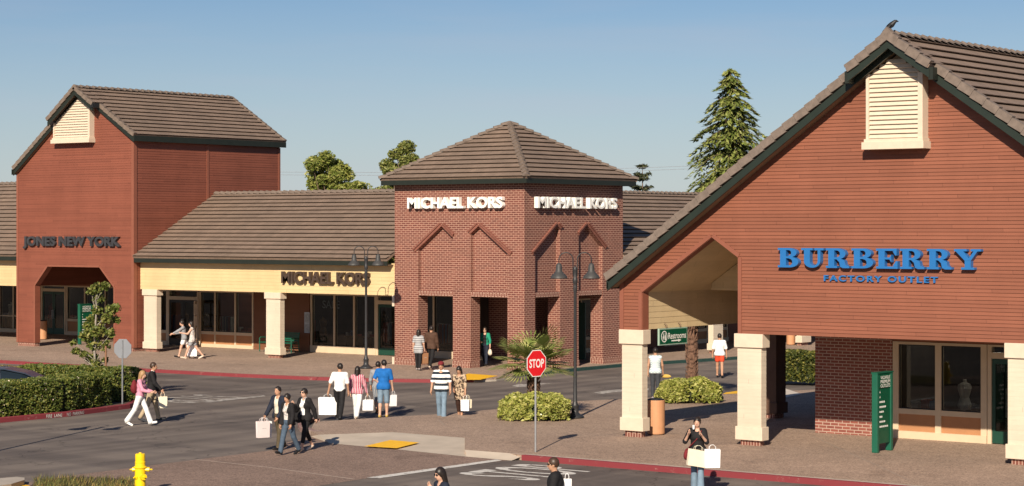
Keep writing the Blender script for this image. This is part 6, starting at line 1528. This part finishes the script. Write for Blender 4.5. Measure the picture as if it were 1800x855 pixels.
q = person(gd(537, 793), 268, 1.63, 'woman in sunglasses, black blazer and cropped black trousers with a shoulder bag', top=('black', 1.0), topz=.84, bottom=('black', 'capri'), legs=(18, 3, -16, 16), L_=(-26, 12, 10), R_=(20, 14, 110, -20), hair=('black', 'short'), skin='light', shoes='pale', fem=True, inner='white', coat=.008, shades=True, collar='grey')
def soft_bag(pos, r, col, label, strap=None, name='handbag', rz=0):
    o = empty(name, pos, R(rz), label, 'handbag'); f = Field(.03); f.ell((0, 0, 0), r); f.ell((0, 0, -r[2] * .35), (r[0] * .95, r[1] * 1.1, r[2] * .6)); V, Fc = f.mesh(.014); mesh_obj('pouch', [tuple(v) for v in V], Fc, C[col], o, True)
    if strap:
        mb = MB(); p0 = Vector(pos); M_ = Matrix.Rotation(-R(rz), 3, 'Z'); mb.tube([tuple(M_ @ (Vector(s_) - p0)) for s_ in strap], .011, 6); mb.build('strap', C[col], o)
    return o
sp = q['at'](.24, .03, .98); soft_bag(sp, (.16, .07, .20), 'black', 'black shoulder bag of the woman in sunglasses and blazer', [sp + Vector((0, 0, .16)), q['at'](.20, .08, 1.30), q['at'](.155, .0, 1.475), q['at'](.20, -.09, 1.28), sp + Vector((.02, .02, .15))], rz=178)
# -- four seen from behind
q = person(gd(597, 740), 122, 1.76, 'man in white T-shirt and black trousers seen from behind with a large white bag', top=('white', .42), bottom=('black', 'long'), legs=(14, 3, -18, 26), L_=(2, 20, 8, 14), R_=(8, 8, 10), hair=('black', 'short'), skin='tan', shoes='charcoal', yaw=34, flare=.012)
bag(q['L'], .56, .18, .52, VIEW - 90 - 4, WB, 'largest white bag, held by the man in the white T-shirt', drop=.10)
q = person(gd(628, 738), 117, 1.64, 'woman in pink striped blouse and white trousers seen from behind', top=('stripes', 1.0), topz=.86, bottom=('white', 'long'), legs=(16, 3, -22, 18), L_=(4, 12, 6), R_=(6, 16, 8, 12), hair=('black', 'bob'), skin='light', shoes='pale', fem=True, flare=.018, fat=1.06)
bag(q['Rh'], .34, .13, .32, VIEW - 90 + 4, WB, 'white bag held between the striped blouse and the blue T-shirt')
q = person(gd(674, 735), 121, 1.76, 'person in blue T-shirt and denim knee shorts seen from behind', top=('blue', .42), topz=.84, bottom=('denim_pale', 'knee'), legs=(-6, 6, 8, 4), L_=(-24, 16, 60, -42), R_=(8, 10, 10), hair=('black', 'short'), skin='light', shoes='tanshoe', yaw=30, lean=5, fat=1.05)
bag(q['Rh'], .22, .12, .34, VIEW - 90 + 30, WB, 'narrow white bag at the right side of the blue T-shirt')
soft_bag(q['L'], (.05, .03, .03), 'black', 'small black pouch held behind the back of the blue T-shirt', name='pouch')
person(gd(664, 728), 117, 1.68, 'person in grey long sleeves half hidden behind the blue T-shirt', top=('grey', .8), bottom=('shortstripe', 'knee'), legs=(18, 4, -18, 40), L_=(12, 14, 12), R_=(0, 8, 10), hair=('black', 'short'), skin='tan', shoes='brown')
# -- couple facing the camera
q = person(gd(776, 739), 298, 1.76, 'man in dark cap, wide striped polo shirt and blue jeans', top=('polo', .46), topz=.84, bottom=('denim_pale', 'long'), legs=(8, 3, -8, 10), L_=(4, 16, 10), R_=(4, 16, 10), hair=('black', 'short'), skin='tan', shoes='black', cap='darkred', fat=1.20, flare=.02, collar='white', nod=6)
q = person(gd(808.5, 737), 292, 1.60, 'woman in patterned tunic and brown leggings looking down', top=('tunic', .68), topz=.62, bottom=('chocolate', 'capri'), legs=(8, 3, -8, 8), L_=(6, 10, 8), R_=(10, 6, 40, -16), hair=('black', 'bob'), skin='tan', shoes='brown', fem=True, nod=30, lean=8, fat=1.08)
bag(q['L'], .26, .10, .34, VIEW - 90 - 12, WB, 'white bag held by the woman in the patterned tunic'); bag(q['L'] + Vector((.03, .08, 0)), .24, .10, .26, VIEW - 90 + 30, CB, 'smaller cream bag behind the white one of the woman in tunic')
# -- on the far walkway by the tower
q = person(gd(853, 644, S), 294, 1.60, 'woman in green cardigan and navy trousers leaving the tower porch', top=('green', .75), topz=.90, bottom=('navy', 'long'), legs=(14, 3, -14, 12), L_=(6, 14, 14), R_=(18, 8, 60, -20), hair=('black', 'short'), skin='light', shoes='black', fem=True, inner='black', shades=True)
soft_bag(q['L'] + Vector((0, 0, -.17)), (.09, .06, .13), 'cream', 'small pale handbag of the woman in green cardigan')
q = person(gd(735.5, 651.5, S), 118, 1.62, 'woman in belted grey dress and black leggings seen from behind', top=('plaidgrey', .34), topz=.72, bottom=('black', 'long'), legs=(8, 3, -10, 8), L_=(2, 12, 8), R_=(8, 10, 10), hair=('black', 'bob'), skin='light', shoes='grey', fem=True, fat=1.04)
bag(q['Rh'], .30, .12, .42, VIEW - 90 + 40, KB, 'brown paper bag between the grey dress and the brown shirt', drop=.08)
person(gd(757.5, 650, S), 112, 1.79, 'man in brown long-sleeved shirt and dark trousers seen from behind', top=('brown', 1.0), topz=.84, bottom=('black', 'long'), legs=(16, 3, -20, 24), L_=(4, 8, 14), R_=(6, 8, 14), hair=('black', 'short'), skin='tan', shoes='pale', coat=.01, yaw=20)
# -- behind the passage
q = person(gd(1152, 702, ZP), 122, 1.70, 'man in pale striped tank top standing behind the litter bin', top=('tank', 0.0), topz=.86, bottom=('charcoal', 'long'), legs=(3, 1, -3, 3), L_=(4, 10, 8), R_=(10, 10, 12), hair=('black', 'short'), skin='tan', shoes='grey', fat=1.04)
soft_bag(q['Rh'] + RT * .10 + Vector((0, 0, -.05)), (.15, .03, .06), 'tanshoe', 'yellow folded pouch at the hand of the man in the tank top', name='pouch', rz=20)
person(gd(1265, 664.5), 124, 1.70, 'man in white T-shirt and red shorts walking away past the low bush', top=('white', .44), topz=.86, bottom=('red', 'shorts'), legs=(12, 3, -10, 12), L_=(4, 14, 8), R_=(4, 14, 8), hair=('black', 'short'), skin='tan', shoes='black', fat=1.14)
person(dp(1358, 72.0, ZP), 200, 1.70, 'person in black jacket mostly hidden behind the brown passage column', top=('black', 1.0), topz=.80, bottom=('olive', 'long'), legs=(6, 2, -6, 6), hair=('black', 'short'), skin='tan', coat=.02, fat=1.1)
# -- front right and bottom edge
q = person(dp(1226, 46.6), 296, 1.61, 'woman in black top and blue jeans with both hands raised to her mouth', top=('black', .50), topz=.86, bottom=('denim_pale', 'long'), legs=(8, 3, -6, 6), L_=(26, 14, 112, -24), R_=(20, 24, 122, -22), hair=('black', 'bun'), skin='light', shoes='black', fem=True, fat=1.14, flare=.03, nod=0)
hL = q['at'](-.26, .20, 1.06); bag(hL + Vector((-.16, -.10, .02)), .42, .12, .36, 50, CB, 'cream bag on the forearm of the woman with raised hands', drop=.10, tilt=10); bag(hL + Vector((.10, .04, .04)), .34, .14, .40, 38, WB, 'white bag behind the cream one of the woman with raised hands', drop=.10)
rp = q['at'](.24, .02, .84); soft_bag(rp, (.06, .10, .13), 'darkred', 'small red purse on a strap across the woman with raised hands', [rp + Vector((0, 0, .1)), q['at'](.16, .135, 1.05), q['at'](0, .15, 1.22), q['at'](-.10, .10, 1.40), q['at'](-.12, -.02, 1.455), q['at'](.02, -.15, 1.2), q['at'](.2, -.08, .95)])
cp = q['at'](.07, .16, 1.50); cu = empty('cup', cp, 0, 'small white cup at the mouth of the woman with raised hands', 'cup'); mb = MB(); mb.lathe([(.022, -.04), (.03, .05)], (0, 0, 0), 12); mb.build('beaker', WHITE, cu)
q = person(dp(778, 36.9), 248, 1.62, 'woman with long black hair and sunglasses at the bottom edge of the picture', top=('navy', .7), bottom=('denim', 'long'), L_=(30, 10, 120, -25), R_=(0, 8, 12), hair=('black', 'long'), skin='light', fem=True, shades=True, nod=14)
q = person(dp(978, 37.5), 214, 1.73, 'man in black jacket and sunglasses at the bottom edge, facing left', top=('black', 1.0), bottom=('charcoal', 'long'), hair=('brown', 'short'), skin='tan', shades=True, coat=.014, fat=1.1, collar='black', nod=6)
bag(q['at'](.10, -.21, 1.42), .16, .09, .34, VIEW - 90, WB, 'white bag slung behind the man in black jacket and sunglasses', drop=.10)
